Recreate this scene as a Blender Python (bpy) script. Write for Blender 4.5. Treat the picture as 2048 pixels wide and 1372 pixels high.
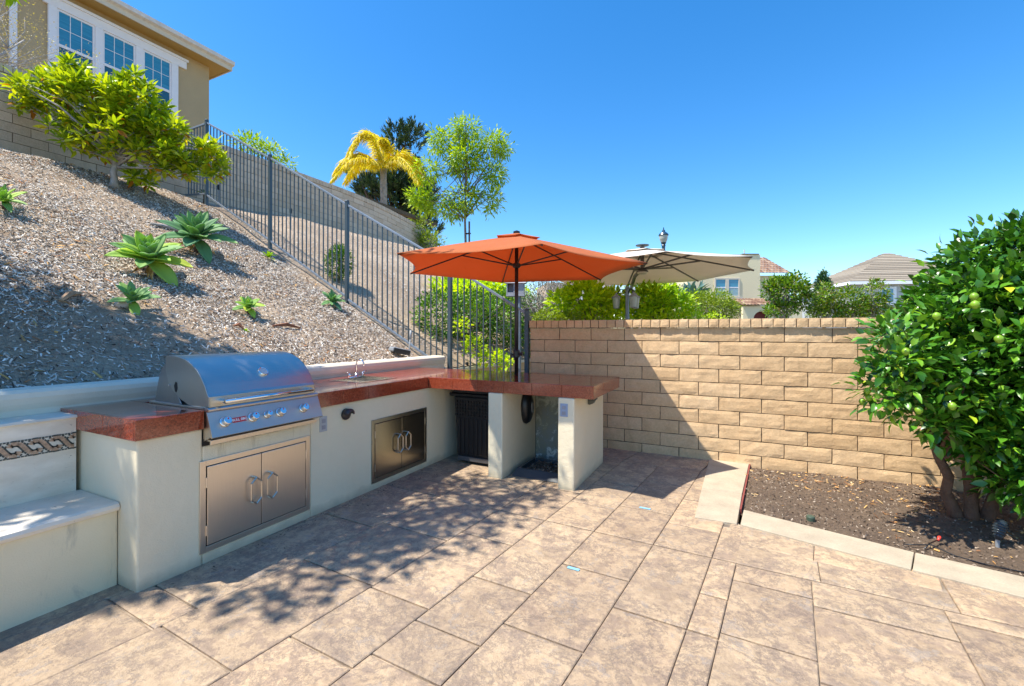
import bpy, bmesh, math, random
import numpy as np
from mathutils import Vector, Matrix, noise
R = math.radians
PI = math.pi
random.seed(7)
rng = np.random.default_rng(7)
S = bpy.context.scene
for o in list(bpy.data.objects): bpy.data.objects.remove(o)

# ------------------------------------------------------------------ camera, sky, sun, exposure
cam_d = bpy.data.cameras.new('camera'); cam = bpy.data.objects.new('camera', cam_d); S.collection.objects.link(cam)
cam_d.sensor_width = 36; cam_d.lens = 15.908; cam_d.shift_y = -0.01123; cam_d.clip_start = .05; cam_d.clip_end = 2000
cam.matrix_world = Matrix.Translation((0, 0, 1.375)) @ Matrix.Rotation(R(26.192), 4, 'Z') @ Matrix.Rotation(R(90), 4, 'X') @ Matrix.Rotation(R(.126), 4, 'Z')
S.camera = cam
SUNV = Vector((-.383, -.354, 1)).normalized()
W = bpy.data.worlds.new('World'); S.world = W; W.use_nodes = True
nt = W.node_tree; bg = nt.nodes['Background']
sky = nt.nodes.new('ShaderNodeTexSky'); sky.sky_type = 'NISHITA'; sky.sun_disc = False
sky.sun_elevation = R(62.4); sky.sun_rotation = R(227.3); sky.air_density = 1.0; sky.dust_density = .35; sky.ozone_density = 3.0
hsv = nt.nodes.new('ShaderNodeHueSaturation'); hsv.inputs['Saturation'].default_value = 1.36; hsv.inputs['Hue'].default_value = .500; hsv.inputs['Value'].default_value = 1.0
nt.links.new(sky.outputs[0], hsv.inputs['Color']); nt.links.new(hsv.outputs[0], bg.inputs['Color'])
bg.inputs['Strength'].default_value = .132
sun_d = bpy.data.lights.new('sun', 'SUN'); sun_d.energy = 4.1; sun_d.angle = R(.53); sun_d.color = (1, .94, .83)
sun = bpy.data.objects.new('sun', sun_d); S.collection.objects.link(sun)
sun.rotation_euler = SUNV.to_track_quat('Z', 'Y').to_euler(); sun.location = SUNV * 30
S.view_settings.view_transform = 'Standard'; S.view_settings.look = 'None'; S.view_settings.exposure = 1.03; S.view_settings.gamma = 1
S.render.engine = 'CYCLES'
S.cycles.max_bounces = 7; S.cycles.transparent_max_bounces = 8

# ------------------------------------------------------------------ materials
def lin(h):
    if isinstance(h, str):
        c = [int(h[i:i+2], 16) / 255 for i in (0, 2, 4)]
        return tuple(((x / 12.92) if x <= .04045 else ((x + .055) / 1.055) ** 2.4) for x in c) + (1,)
    return tuple(h) + (1,) if len(h) == 3 else h
class M:
    def __init__(s, name):
        s.m = bpy.data.materials.new(name); s.m.use_nodes = True; s.t = s.m.node_tree; s.p = s.t.nodes['Principled BSDF']
        s.out = s.t.nodes['Material Output']
    def n(s, typ, **k):
        x = s.t.nodes.new(typ)
        for a, b in k.items():
            if a.startswith('i_'): x.inputs[a[2:].replace('_', ' ')].default_value = b
            else: setattr(x, a, b)
        return x
    def l(s, a, b): s.t.links.new(a, b)
    def co(s, scale=None, kind='Object'):
        tc = s.n('ShaderNodeTexCoord')
        if scale is None: return tc.outputs[kind]
        mp = s.n('ShaderNodeMapping'); mp.inputs['Scale'].default_value = scale; s.l(tc.outputs[kind], mp.inputs[0]); return mp.outputs[0]
    def noise(s, sc, det=6, rough=.55, co=None, dist=0):
        x = s.n('ShaderNodeTexNoise'); x.inputs['Scale'].default_value = sc; x.inputs['Detail'].default_value = det
        x.inputs['Roughness'].default_value = rough; x.inputs['Distortion'].default_value = dist
        s.l(co if co is not None else s.co(), x.inputs['Vector']); return x.outputs['Fac']
    def ramp(s, fac, stops, const=False):
        x = s.n('ShaderNodeValToRGB'); e = x.color_ramp.elements
        if const: x.color_ramp.interpolation = 'CONSTANT'
        while len(e) < len(stops): e.new(.5)
        for el, (p, c) in zip(e, stops): el.position = p; el.color = lin(c)
        s.l(fac, x.inputs[0]); return x.outputs[0]
    def mix(s, f, a, b, mode='MIX'):
        x = s.n('ShaderNodeMix', data_type='RGBA', blend_type=mode)
        for v, i in ((f, 0), (a, 6), (b, 7)):
            if isinstance(v, (int, float)): x.inputs[i].default_value = v
            elif isinstance(v, (tuple, str, list)): x.inputs[i].default_value = lin(v)
            else: s.l(v, x.inputs[i])
        return x.outputs[2]
    def math(s, op, a, b=0, clamp=False):
        x = s.n('ShaderNodeMath', operation=op, use_clamp=clamp)
        for v, i in ((a, 0), (b, 1)):
            if isinstance(v, (int, float)): x.inputs[i].default_value = v
            else: s.l(v, x.inputs[i])
        return x.outputs[0]
    def attr(s, name='rnd'): return s.n('ShaderNodeAttribute', attribute_name=name).outputs['Fac']
    def base(s, c):
        if isinstance(c, (tuple, str)): s.p.inputs['Base Color'].default_value = lin(c)
        else: s.l(c, s.p.inputs['Base Color'])
        return s
    def set(s, **k):
        for a, b in k.items():
            i = s.p.inputs[a.replace('_', ' ')]
            if isinstance(b, (int, float, tuple)): i.default_value = b
            else: s.l(b, i)
        return s
    def bump(s, h, dist=.01, st=1.0):
        b = s.n('ShaderNodeBump'); b.inputs['Distance'].default_value = dist; b.inputs['Strength'].default_value = st
        s.l(h, b.inputs['Height']); s.l(b.outputs[0], s.p.inputs['Normal']); return s
def plain(name, c, rough=.5, metal=0, var=.12, sc=8, bump=0, bsc=60):
    m = M(name); f = m.noise(sc)
    lo = tuple(x * (1 - var) for x in lin(c)[:3]); hi = tuple(min(1, x * (1 + var)) for x in lin(c)[:3])
    m.base(m.ramp(f, [(.3, lo), (.7, hi)])).set(Roughness=rough, Metallic=metal)
    if bump: m.bump(m.noise(bsc, 4), bump)
    return m.m
def leafmat(name, stops, rough=.4, trans=.3, spec=.5, tcol=None):
    m = M(name); c = m.ramp(m.attr(), stops); m.base(c).set(Roughness=rough); m.p.inputs['Specular IOR Level'].default_value = spec
    t = m.n('ShaderNodeBsdfTranslucent'); b = m.mix(1.0, c, (1.6, 1.5, .5) if tcol is None else tcol, 'MULTIPLY'); m.l(b, t.inputs[0])
    mx = m.n('ShaderNodeMixShader'); mx.inputs[0].default_value = trans
    m.l(m.p.outputs[0], mx.inputs[1]); m.l(t.outputs[0], mx.inputs[2]); m.l(mx.outputs[0], m.out.inputs[0]); return m.m

# stamped concrete
m = M('stamped_concrete'); co0 = m.co(); rr = m.attr()
off = m.n('ShaderNodeVectorMath', operation='MULTIPLY_ADD'); off.inputs[1].default_value = (0, 0, 0); m.l(co0, off.inputs[0])
cx_ = m.n('ShaderNodeCombineXYZ'); m.l(m.math('MULTIPLY', rr, 37), cx_.inputs[0]); m.l(m.math('MULTIPLY', rr, 91), cx_.inputs[1]); m.l(rr, cx_.inputs[2])
ad = m.n('ShaderNodeVectorMath', operation='ADD'); m.l(co0, ad.inputs[0]); m.l(cx_.outputs[0], ad.inputs[1]); co = ad.outputs[0]
n1 = m.noise(3.2, 12, .72, co, .15); n2 = m.noise(7.5, 12, .78, co, .2); n3 = m.noise(34, 10, .8, co, .1); n4 = m.noise(2.6, 12, .8, co, .35)
c = m.ramp(n1, [(.34, (.37, .285, .20)), (.43, (.46, .355, .245)), (.51, (.575, .445, .30)), (.66, (.53, .405, .275))])
c = m.mix(m.ramp(n2, [(.44, (.75, .75, .75)), (.50, (0, 0, 0))]), c, (.33, .255, .20))
c = m.mix(m.ramp(n4, [(.475, (0, 0, 0)), (.5, (.8, .8, .8)), (.525, (0, 0, 0))]), c, (.20, .165, .145))
c = m.mix(m.ramp(n2, [(.57, (0, 0, 0)), (.60, (.6, .6, .6)), (.66, (.2, .2, .2))]), c, (.33, .31, .30))
c = m.mix(.55, c, m.ramp(n3, [(.3, (.45, .42, .4)), (.55, (1.0, 1.0, 1.0)), (.75, (1.25, 1.2, 1.15))]), 'MULTIPLY')
c = m.mix(1.0, c, m.ramp(rr, [(0, (.86, .84, .84)), (.5, (1.0, 1.0, 1.0)), (1, (1.12, 1.08, 1.04))]), 'MULTIPLY')
c = m.mix(m.ramp(m.noise(.9, 5, .6, co0), [(.36, (.3, .3, .3)), (.5, (0, 0, 0))]), c, (.27, .215, .17))
c = m.mix(1.0, c, (.96, .915, .86), 'MULTIPLY'); m.base(c).set(Roughness=m.math('ADD', .45, m.math('MULTIPLY', n3, .4)))
m.bump(m.math('ADD', m.math('ADD', m.math('MULTIPLY', n2, 1.0), m.math('MULTIPLY', n1, 1.2)), m.math('MULTIPLY', n3, .3)), .02, .75); CONC = m.m
JOINT = plain('joint_grout', (.30, .24, .18), .9, var=.75, sc=5)
m = M('kerb_concrete'); f = m.noise(6, 8); g = m.noise(90, 3)
m.base(m.mix(.35, m.ramp(f, [(.3, (.42, .35, .26)), (.7, (.54, .46, .34))]), m.ramp(g, [(.3, (.35, .33, .3)), (.7, (.8, .78, .7))]), 'MULTIPLY')).set(Roughness=.85).bump(g, .003); KERB = m.m
m = M('garden_soil'); f = m.noise(4, 9, .7); g = m.noise(45, 6, .8)
m.base(m.mix(.6, m.ramp(f, [(.3, (.21, .145, .10)), (.6, (.32, .23, .155)), (.75, (.40, .30, .20))]), m.ramp(g, [(.3, (.25, .22, .2)), (.6, (.9, .85, .8)), (.75, (1.6, 1.5, 1.4))]), 'MULTIPLY')).set(Roughness=.95).bump(m.math('ADD', f, g), .05); SOIL = m.m
m = M('hill_dirt'); f = m.noise(.9, 8, .65); g = m.noise(38, 8, .8)
m.base(m.mix(.8, m.ramp(f, [(.35, (.38, .28, .19)), (.65, (.58, .45, .32))]), m.ramp(g, [(.32, (.3, .27, .25)), (.5, (.95, .92, .9)), (.7, (1.4, 1.38, 1.35))]), 'MULTIPLY')).set(Roughness=.95).bump(g, .03); DIRT = m.m
GROUND = plain('far_ground', (.22, .19, .12), .95, var=.3, sc=.2)
m = M('mulch_chips'); m.base(m.ramp(m.attr(), [(0, (.05, .033, .024)), (.18, (.16, .11, .075)), (.38, (.36, .285, .215)), (.58, (.56, .48, .40)), (.8, (.76, .70, .61)), (.95, (.86, .82, .74)), (.965, (.42, .17, .06)), (1, (.5, .2, .08))])).set(Roughness=.85); CHIP = m.m
m = M('dry_litter'); m.base(m.ramp(m.attr(), [(0, (.10, .055, .03)), (.4, (.33, .14, .05)), (.7, (.62, .34, .10)), (1, (.68, .5, .26))])).set(Roughness=.8); LITTER = m.m
def blockmat(name, cols, mul=1.0):
    m = M(name); f = m.noise(9, 7, .65); g = m.noise(55, 6, .7); r = m.attr()
    c = m.ramp(r, [(0, cols[0]), (.5, cols[1]), (1, cols[2])])
    c = m.mix(.5, c, m.ramp(f, [(.3, (.80, .74, .68)), (.65, (1.05, 1.05, 1.05))]), 'MULTIPLY')
    st = m.noise(3.5, 6, .6, m.co((3, 3, .7)), .5)
    c = m.mix(m.ramp(st, [(.58, (0, 0, 0)), (.75, (.4, .4, .4))]), c, tuple(x * .62 for x in cols[0]))
    c = m.mix(.35, c, m.ramp(g, [(.3, (.6, .55, .5)), (.7, (1.2, 1.2, 1.2))]), 'MULTIPLY')
    m.base(c).set(Roughness=.92).bump(m.math('ADD', f, m.math('MULTIPLY', g, .5)), .008, .7); return m.m
BLOCK = blockmat('slump_block', [(.64, .435, .235), (.70, .485, .27), (.74, .525, .305)])
BLOCK2 = blockmat('hill_block', [(.60, .46, .33), (.68, .53, .39), (.72, .57, .43)])
MORTAR = plain('mortar', (.12, .085, .05), .95, var=.35, sc=20)
m = M('stucco_counter'); f = m.noise(2.5, 6, .6); g = m.noise(160, 3)
c = m.ramp(f, [(.25, (.74, .635, .44)), (.75, (.80, .70, .50))])
# faint dirt low on the wall
z = m.n('ShaderNodeSeparateXYZ'); m.l(m.co(kind='Object'), z.inputs[0])
d = m.math('MULTIPLY', m.ramp(m.math('ADD', z.outputs[2], m.math('MULTIPLY', m.noise(11, 6), .09)), [(.05, (1, 1, 1)), (.12, (0, 0, 0))]), .45)
yy = z.outputs[1]; ms = m.math('MULTIPLY', m.math('LESS_THAN', m.math('ABSOLUTE', m.math('SUBTRACT', yy, 1.96)), .36), m.ramp(z.outputs[2], [(.58, (0, 0, 0)), (.70, (1, 1, 1))]))
rust = m.math('MULTIPLY', ms, m.ramp(m.noise(6, 7, .7, m.co((1, 3.2, .5))), [(.54, (0, 0, 0)), (.68, (.75, .75, .75))]))
c = m.mix(rust, c, (.30, .21, .09))
m.base(m.mix(d, c, (.20, .18, .12))).set(Roughness=.75).bump(m.math('ADD', g, m.math('MULTIPLY', m.noise(22, 5), 2.5)), .0022, .7); STUCCO = m.m
m = M('stucco_cream'); f = m.noise(2.2, 7, .6); s_ = m.noise(7, 6, .7, m.co((1, 1, .22)), .6)
c = m.mix(m.ramp(s_, [(.53, (0, 0, 0)), (.70, (.75, .75, .75))]), m.ramp(f, [(.25, (.70, .60, .40)), (.75, (.78, .68, .47))]), (.38, .35, .27))
m.base(c).set(Roughness=.75).bump(m.noise(140, 3), .003, .6); BENCHM = m.m
RETM = plain('stucco_retaining', (.80, .70, .54), .7, var=.07, sc=4, bump=.002, bsc=150)
m = M('travertine'); f = m.noise(5, 8, .6, m.co((1, 1, 3))); pit = m.noise(42, 5, .6, m.co((1, .55, 1.4)), 1)
c = m.ramp(f, [(.3, (.66, .56, .43)), (.7, (.82, .73, .60))])
c = m.mix(m.ramp(pit, [(.66, (0, 0, 0)), (.71, (.8, .8, .8))]), c, (.25, .2, .16)); m.base(c).set(Roughness=.5).bump(pit, -.002); TRAV = m.m
m = M('red_granite'); v = m.n('ShaderNodeTexVoronoi'); v.inputs['Scale'].default_value = 260; m.l(m.co(), v.inputs['Vector'])
v2 = m.n('ShaderNodeTexVoronoi'); v2.inputs['Scale'].default_value = 120; m.l(m.co(), v2.inputs['Vector'])
c = m.ramp(m.mix(.5, v.outputs['Color'], v2.outputs['Color']), [(.15, (.09, .015, .008)), (.36, (.22, .034, .014)), (.58, (.32, .055, .020)), (.78, (.37, .085, .04)), (.92, (.34, .15, .11))])
m.base(c).set(Roughness=.16); m.p.inputs['Specular IOR Level'].default_value = .75; m.p.inputs['Coat Weight'].default_value = .5; m.p.inputs['Coat Roughness'].default_value = .06; GRAN = m.m
GROUT = plain('dark_grout', (.12, .03, .02), .8)
def steel(name, c, rough, sc=(1, 1, 180), an=.4, bump=.0003):
    m = M(name); f = m.noise(6, 3, .6, m.co(sc))
    m.base(m.ramp(f, [(.3, tuple(x * .9 for x in c)), (.7, c)])).set(Metallic=1.0, Roughness=m.math('ADD', rough - .05, m.math('MULTIPLY', f, .12)))
    m.p.inputs['Anisotropic'].default_value = an; m.bump(f, bump, .5); return m.m
STEEL = steel('brushed_steel', (.64, .62, .58), .30); STEELW = steel('door_steel', (.74, .68, .60), .3, (160, 160, 1)); STEELD = steel('mirror_steel', (.34, .32, .27), .2, (120, 120, 1))
CHROME = steel('chrome', (.78, .78, .78), .1, (1, 1, 1), 0)
BLACK = plain('black_plastic', (.012, .012, .014), .35); BLACKM = plain('black_metal', (.018, .017, .018), .4)
SLOT = plain('dark_gap', (.02, .018, .015), .8); BRONZE = plain('bronze_lamp', (.055, .045, .045), .35, .3)
FENCE = plain('fence_paint', (.062, .09, .11), .38, .2, sc=5); FENCER = plain('fence_rail', (.20, .24, .29), .35, .2, sc=5)
OUTL = plain('outlet_plastic', (.45, .45, .45), .4); DRAB = plain('grey_plastic', (.25, .27, .29), .5)
REDP = plain('badge_red', (.55, .03, .03), .4); WHITE = plain('white_paint', (.82, .83, .84), .5, var=.04); BLUEP = plain('blue_tape', (.22, .48, .68), .7)
m = M('orange_canvas'); w = m.noise(420, 2); c = m.ramp(m.noise(3), [(.3, (.54, .17, .055)), (.7, (.60, .20, .07))]); m.base(c).set(Roughness=.85).bump(m.math('ADD', m.math('MULTIPLY', w, .05), m.noise(4.5, 3, .5, dist=.6)), .03, .6)
t = m.n('ShaderNodeBsdfTranslucent'); t.inputs[0].default_value = (.78, .22, .004, 1); mx = m.n('ShaderNodeMixShader'); mx.inputs[0].default_value = .42
m.l(m.p.outputs[0], mx.inputs[1]); m.l(t.outputs[0], mx.inputs[2]); m.l(mx.outputs[0], m.out.inputs[0]); ORANGE = m.m
m = M('beige_canvas'); m.base(m.ramp(m.noise(3), [(.3, (.76, .69, .60)), (.7, (.82, .75, .66))])).set(Roughness=.85)
t = m.n('ShaderNodeBsdfTranslucent'); t.inputs[0].default_value = (.8, .68, .54, 1); mx = m.n('ShaderNodeMixShader'); mx.inputs[0].default_value = .3
m.l(m.p.outputs[0], mx.inputs[1]); m.l(t.outputs[0], mx.inputs[2]); m.l(mx.outputs[0], m.out.inputs[0]); BEIGE = m.m
TAN = plain('tan_stucco', (.44, .33, .19), .9, var=.05, sc=1, bump=.006, bsc=30)
CREAM = plain('cream_stucco', (.74, .64, .42), .9, var=.04, sc=.5, bump=.01, bsc=12); SOFF = plain('soffit_paint', (.42, .26, .07), .8, var=.03)
TRIM = plain('window_trim', (.78, .76, .78), .5, var=.03); FASC = plain('fascia_paint', (.60, .53, .42), .6, var=.05); GUTTER = plain('gutter_grey', (.62, .58, .55), .5)
m = M('window_glass'); m.base((.02, .09, .13)).set(Roughness=.06); m.p.inputs['Specular IOR Level'].default_value = .9; GLASS = m.m
m = M('blue_blind'); m.base(m.ramp(m.noise(1, co=m.co((1, 1, 30))), [(.4, (.03, .20, .32)), (.6, (.05, .27, .42))])).set(Roughness=.12); m.p.inputs['Specular IOR Level'].default_value = .8; BLIND = m.m
def tilemat(name, cols):
    m = M(name); m.base(m.mix(.4, m.ramp(m.attr(), [(0, cols[0]), (.5, cols[1]), (1, cols[2])]), m.ramp(m.noise(12), [(.3, (.5, .5, .5)), (.7, (1.2, 1.2, 1.2))]), 'MULTIPLY')).set(Roughness=.85); return m.m
TILE = tilemat('clay_tile', [(.17, .085, .055), (.26, .155, .10), (.36, .25, .17)]); SHINGLE = tilemat('flat_tile', [(.22, .18, .135), (.29, .24, .18), (.35, .295, .225)])
BARK = plain('bark', (.22, .17, .13), .9, var=.35, sc=12, bump=.02, bsc=25); BARKD = plain('bark_dark', (.12, .07, .045), .9, var=.3, sc=12, bump=.02, bsc=25)
BARKG = plain('bark_grey', (.36, .33, .30), .9, var=.25, sc=10, bump=.02, bsc=20)
FROST = plain('frosted_glass', (.40, .42, .38), .3); STONE = plain('pale_stone', (.62, .52, .45), .8, var=.2)
L_LIME = leafmat('lime_leaves', [(0, (.010, .045, .007)), (.35, (.035, .13, .010)), (.68, (.09, .26, .016)), (.9, (.24, .46, .025)), (1, (.66, .62, .03))], .30, .14, .55)
L_PITT = leafmat('bush_leaves', [(0, (.10, .19, .01)), (.3, (.26, .38, .012)), (.72, (.50, .58, .015)), (.86, (.60, .60, .03)), (.93, (.6, .36, .01)), (1, (.42, .16, .01))], .38, .38)
L_AGAVE = leafmat('agave_leaves', [(0, (.13, .29, .14)), (.5, (.24, .42, .14)), (.85, (.42, .58, .07)), (1, (.52, .54, .05))], .6, .28, .4, (1.7, 1.9, .3))
L_HEDGE = leafmat('hedge_leaves', [(0, (.015, .055, .006)), (.5, (.075, .20, .008)), (1, (.24, .42, .014))], .35, .25)
L_YEL = leafmat('lime_green_leaves', [(0, (.14, .30, .008)), (.5, (.42, .60, .012)), (1, (.70, .78, .02))], .45, .48)
L_OLIVE = leafmat('olive_leaves', [(0, (.08, .14, .01)), (.5, (.20, .30, .012)), (1, (.36, .44, .02))], .45, .3)
L_GREY = leafmat('grey_leaves', [(0, (.07, .07, .07)), (.5, (.16, .16, .15)), (1, (.3, .31, .29))], .6, .15)
L_MAG = leafmat('magnolia_leaves', [(0, (.02, .065, .008)), (.4, (.07, .18, .01)), (.7, (.22, .35, .015)), (.85, (.22, .18, .03)), (1, (.42, .42, .36))], .35, .25, .4)
L_ASH = leafmat('ash_leaves', [(0, (.08, .18, .01)), (.5, (.26, .42, .012)), (1, (.5, .6, .015))], .4, .4)
L_PINE = leafmat('pine_needles', [(0, (.008, .022, .014)), (.5, (.03, .07, .03)), (1, (.10, .17, .04))], .5, .1)
L_CYP = leafmat('cypress_leaves', [(0, (.02, .07, .03)), (1, (.07, .17, .06))], .5, .1)
L_PALM = leafmat('palm_fronds', [(0, (.40, .40, .01)), (.4, (.78, .62, .012)), (1, (.95, .80, .03))], .4, .4, .4, (1.2, 1.2, .3))
L_DRY = leafmat('dry_shrub_leaves', [(0, (.30, .24, .16)), (.5, (.42, .36, .24)), (.7, (.5, .45, .1)), (1, (.55, .45, .05))], .6, .2)
FRUIT = plain('lime_fruit_skin', (.20, .36, .02), .35, var=.3, sc=14, bump=.002, bsc=90)

# ------------------------------------------------------------------ mesh helpers
def setpar(o, p):
    if p is None: return
    o.parent = p
    if p.type == 'EMPTY': o.matrix_parent_inverse = Matrix.Translation(-Vector(p.location))
class MB:
    def __init__(s): s.v = []; s.f = []; s.r = []; s.mi = []; s.n = 0
    def add(s, verts, faces, r=.5, mi=0):
        s.v.extend([tuple(v) for v in verts]); s.f.extend([tuple(i + s.n for i in f) for f in faces])
        s.r.extend([r] * len(faces)); s.mi.extend([mi] * len(faces)); s.n += len(verts)
    def box(s, x0, x1, y0, y1, z0, z1, r=.5, mi=0, mtx=None):
        v = [(x, y, z) for x in (x0, x1) for y in (y0, y1) for z in (z0, z1)]
        if mtx is not None: v = [tuple(mtx @ Vector(p)) for p in v]
        s.add(v, [(0, 1, 3, 2), (4, 6, 7, 5), (0, 4, 5, 1), (2, 3, 7, 6), (0, 2, 6, 4), (1, 5, 7, 3)], r, mi)
    def tube(s, pts, rad, seg=8, r=.5, mi=0, cap=True):
        pts = [Vector(p) for p in pts]; n = len(pts)
        if isinstance(rad, (int, float)): rad = [rad] * n
        V = []; prev = None
        for i, p in enumerate(pts):
            d = (pts[min(i + 1, n - 1)] - pts[max(i - 1, 0)])
            if d.length < 1e-9: d = Vector((0, 0, 1))
            d.normalize()
            if prev is None: a = d.orthogonal().normalized()
            else:
                a = prev - d * prev.dot(d)
                a = a.normalized() if a.length > 1e-6 else d.orthogonal().normalized()
            prev = a; b = d.cross(a)
            for k in range(seg):
                t = 2 * PI * k / seg; V.append(p + (a * math.cos(t) + b * math.sin(t)) * rad[i])
        F = [(i * seg + k, i * seg + (k + 1) % seg, (i + 1) * seg + (k + 1) % seg, (i + 1) * seg + k) for i in range(n - 1) for k in range(seg)]
        if cap: F += [tuple(reversed(range(seg))), tuple(range((n - 1) * seg, n * seg))]
        s.add(V, F, r, mi)
    def lathe(s, prof, c=(0, 0, 0), seg=24, r=.5, mi=0, mtx=None):
        V = []
        for (rad, z) in prof:
            for k in range(seg):
                t = 2 * PI * k / seg; p = Vector((rad * math.cos(t), rad * math.sin(t), z))
                V.append((mtx @ p) if mtx is not None else (p + Vector(c)))
        n = len(prof)
        F = [(i * seg + k, i * seg + (k + 1) % seg, (i + 1) * seg + (k + 1) % seg, (i + 1) * seg + k) for i in range(n - 1) for k in range(seg)]
        F += [tuple(reversed(range(seg))), tuple(range((n - 1) * seg, n * seg))]
        s.add(V, F, r, mi)
    def prism(s, poly, a0, a1, axis=1, r=.5, mi=0):
        # poly in the two other axes, extruded along axis
        def P(u, v, w): return {0: (w, u, v), 1: (u, w, v), 2: (u, v, w)}[axis]
        n = len(poly); V = [P(u, v, a0) for u, v in poly] + [P(u, v, a1) for u, v in poly]
        s.add(V, [tuple(range(n)), tuple(reversed(range(n, 2 * n)))] + [(i, i + n, (i + 1) % n + n, (i + 1) % n) for i in range(n)], r, mi)
    def build(s, name, mats, parent=None, smooth=False, bevel=0, seg=2, origin=None):
        me = bpy.data.meshes.new(name)
        v = s.v
        if origin is not None: v = [(a - origin[0], b - origin[1], c - origin[2]) for a, b, c in v]
        me.from_pydata(v, [], s.f)
        for mt in (mats if isinstance(mats, list) else [mats]): me.materials.append(mt)
        a = me.attributes.new('rnd', 'FLOAT', 'FACE'); a.data.foreach_set('value', s.r)
        me.polygons.foreach_set('material_index', s.mi)
        if smooth: me.polygons.foreach_set('use_smooth', [True] * len(s.f))
        bm = bmesh.new(); bm.from_mesh(me); bmesh.ops.recalc_face_normals(bm, faces=bm.faces); bm.to_mesh(me); bm.free()
        o = bpy.data.objects.new(name, me); S.collection.objects.link(o)
        if origin is not None: o.location = origin
        setpar(o, parent)
        if bevel:
            b = o.modifiers.new('bevel', 'BEVEL'); b.width = bevel; b.segments = seg; b.limit_method = 'ANGLE'; b.angle_limit = R(35)
            if hasattr(b, 'harden_normals'): b.harden_normals = False
        if smooth and bevel == 0:
            pass
        return o
def tag(o, label=None, cat=None, group=None, kind=None):
    if label: o['label'] = label
    if cat: o['category'] = cat
    if group: o['group'] = group
    if kind: o['kind'] = kind
    return o
def thing(name, label, cat, loc=(0, 0, 0), group=None):
    o = bpy.data.objects.new(name, None); S.collection.objects.link(o); o.empty_display_size = .1; o.location = loc
    return tag(o, label, cat, group)      # parts are modelled in world coordinates under it
def npmesh(name, V, F, rnd, mat, parent=None, smooth=False):
    """V (n,3), F (m,k) same k"""
    me = bpy.data.meshes.new(name); V = np.asarray(V, dtype=np.float32); F = np.asarray(F, dtype=np.int32); k = F.shape[1]
    me.vertices.add(len(V)); me.vertices.foreach_set('co', V.ravel()); me.loops.add(F.size); me.loops.foreach_set('vertex_index', F.ravel())
    me.polygons.add(len(F)); me.polygons.foreach_set('loop_start', np.arange(0, F.size, k, dtype=np.int32))
    try: me.polygons.foreach_set('loop_total', np.full(len(F), k, dtype=np.int32))
    except Exception: pass
    me.update(calc_edges=True); me.validate()
    a = me.attributes.new('rnd', 'FLOAT', 'FACE'); a.data.foreach_set('value', np.asarray(rnd, dtype=np.float32))
    if smooth: me.polygons.foreach_set('use_smooth', np.ones(len(F), dtype=bool))
    me.materials.append(mat); o = bpy.data.objects.new(name, me); S.collection.objects.link(o)
    setpar(o, parent)
    return o
def unit(a): return a / (np.linalg.norm(a, axis=1, keepdims=True) + 1e-9)
def leaves(name, P, D, L, Wd, mat, parent=None, bend=.25, fold=.18, roll=None, rnd=None, up=None):
    """P base points, D directions, L lengths, Wd widths (arrays)"""
    n = len(P); D = unit(D); L = np.broadcast_to(L, (n,)).reshape(n, 1); Wd = np.broadcast_to(Wd, (n,)).reshape(n, 1)
    U = np.tile(np.array([[0, 0, 1.]]), (n, 1)) if up is None else up
    U = U + rng.normal(0, .45, (n, 3)); Sd = unit(np.cross(D, U)); N = unit(np.cross(Sd, D))
    b = P; m1 = P + D * L * .38 + N * L * bend * .10; m2 = P + D * L * .72 + N * (L * bend * .02); t = P + D * L - N * L * bend * .28
    l1 = P + D * L * .34 - Sd * Wd * .5 + N * (Wd * fold + L * bend * .1); r1 = P + D * L * .34 + Sd * Wd * .5 + N * (Wd * fold + L * bend * .1)
    l2 = P + D * L * .70 - Sd * Wd * .36 + N * (Wd * fold * .8); r2 = P + D * L * .70 + Sd * Wd * .36 + N * (Wd * fold * .8)
    V = np.stack([b, m1, m2, t, l1, r1, l2, r2], 1).reshape(-1, 3)
    T = np.array([(0, 1, 4), (0, 5, 1), (1, 6, 4), (1, 2, 6), (1, 5, 7), (1, 7, 2), (2, 3, 6), (2, 7, 3)])
    F = (T[None] + (np.arange(n) * 8)[:, None, None]).reshape(-1, 3)
    r = rng.random(n) if rnd is None else rnd
    return npmesh(name, V, F, np.repeat(r, 8), mat, parent)
def blob_points(blobs, n, shell=.75):
    """random points in union of ellipsoids [(cx,cy,cz,rx,ry,rz)], biased to the surface"""
    vol = np.array([b[3] * b[4] * b[5] for b in blobs]) ** .75; k = rng.choice(len(blobs), n, p=vol / vol.sum())
    B = np.array(blobs)[k]; d = unit(rng.normal(0, 1, (n, 3))); rad = rng.random(n) ** (1 / 3.) * (1 - shell) + shell * rng.random(n) ** .25
    return B[:, :3] + d * B[:, 3:] * rad[:, None], d
def crown(name, blobs, ncl, per, spread, L, Wd, mat, parent=None, shell=.75, up=.3, out=.7, bias=None, **k):
    C_, d = blob_points(blobs, ncl, shell); n = ncl * per
    off = rng.normal(0, 1, (n, 3)); off *= np.minimum(1, 1.7 / (np.linalg.norm(off, axis=1, keepdims=True) + 1e-6)); P = np.repeat(C_, per, 0) + off * spread * (.35 + rng.random((n, 1)) * .65)
    D = off * .8 + np.repeat(d, per, 0) * out + np.array([0, 0, up]) + rng.normal(0, .3, (n, 3))
    cl = np.repeat(rng.random(ncl), per); r = np.clip(cl * .5 + rng.random(n) * .5, 0, 1)
    if bias is not None: r = np.clip(r + bias, 0, 1)
    return leaves(name, P, D, L * (.7 + rng.random(n) * .5), Wd * (.7 + rng.random(n) * .5), mat, parent, rnd=r, **k), C_
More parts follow.
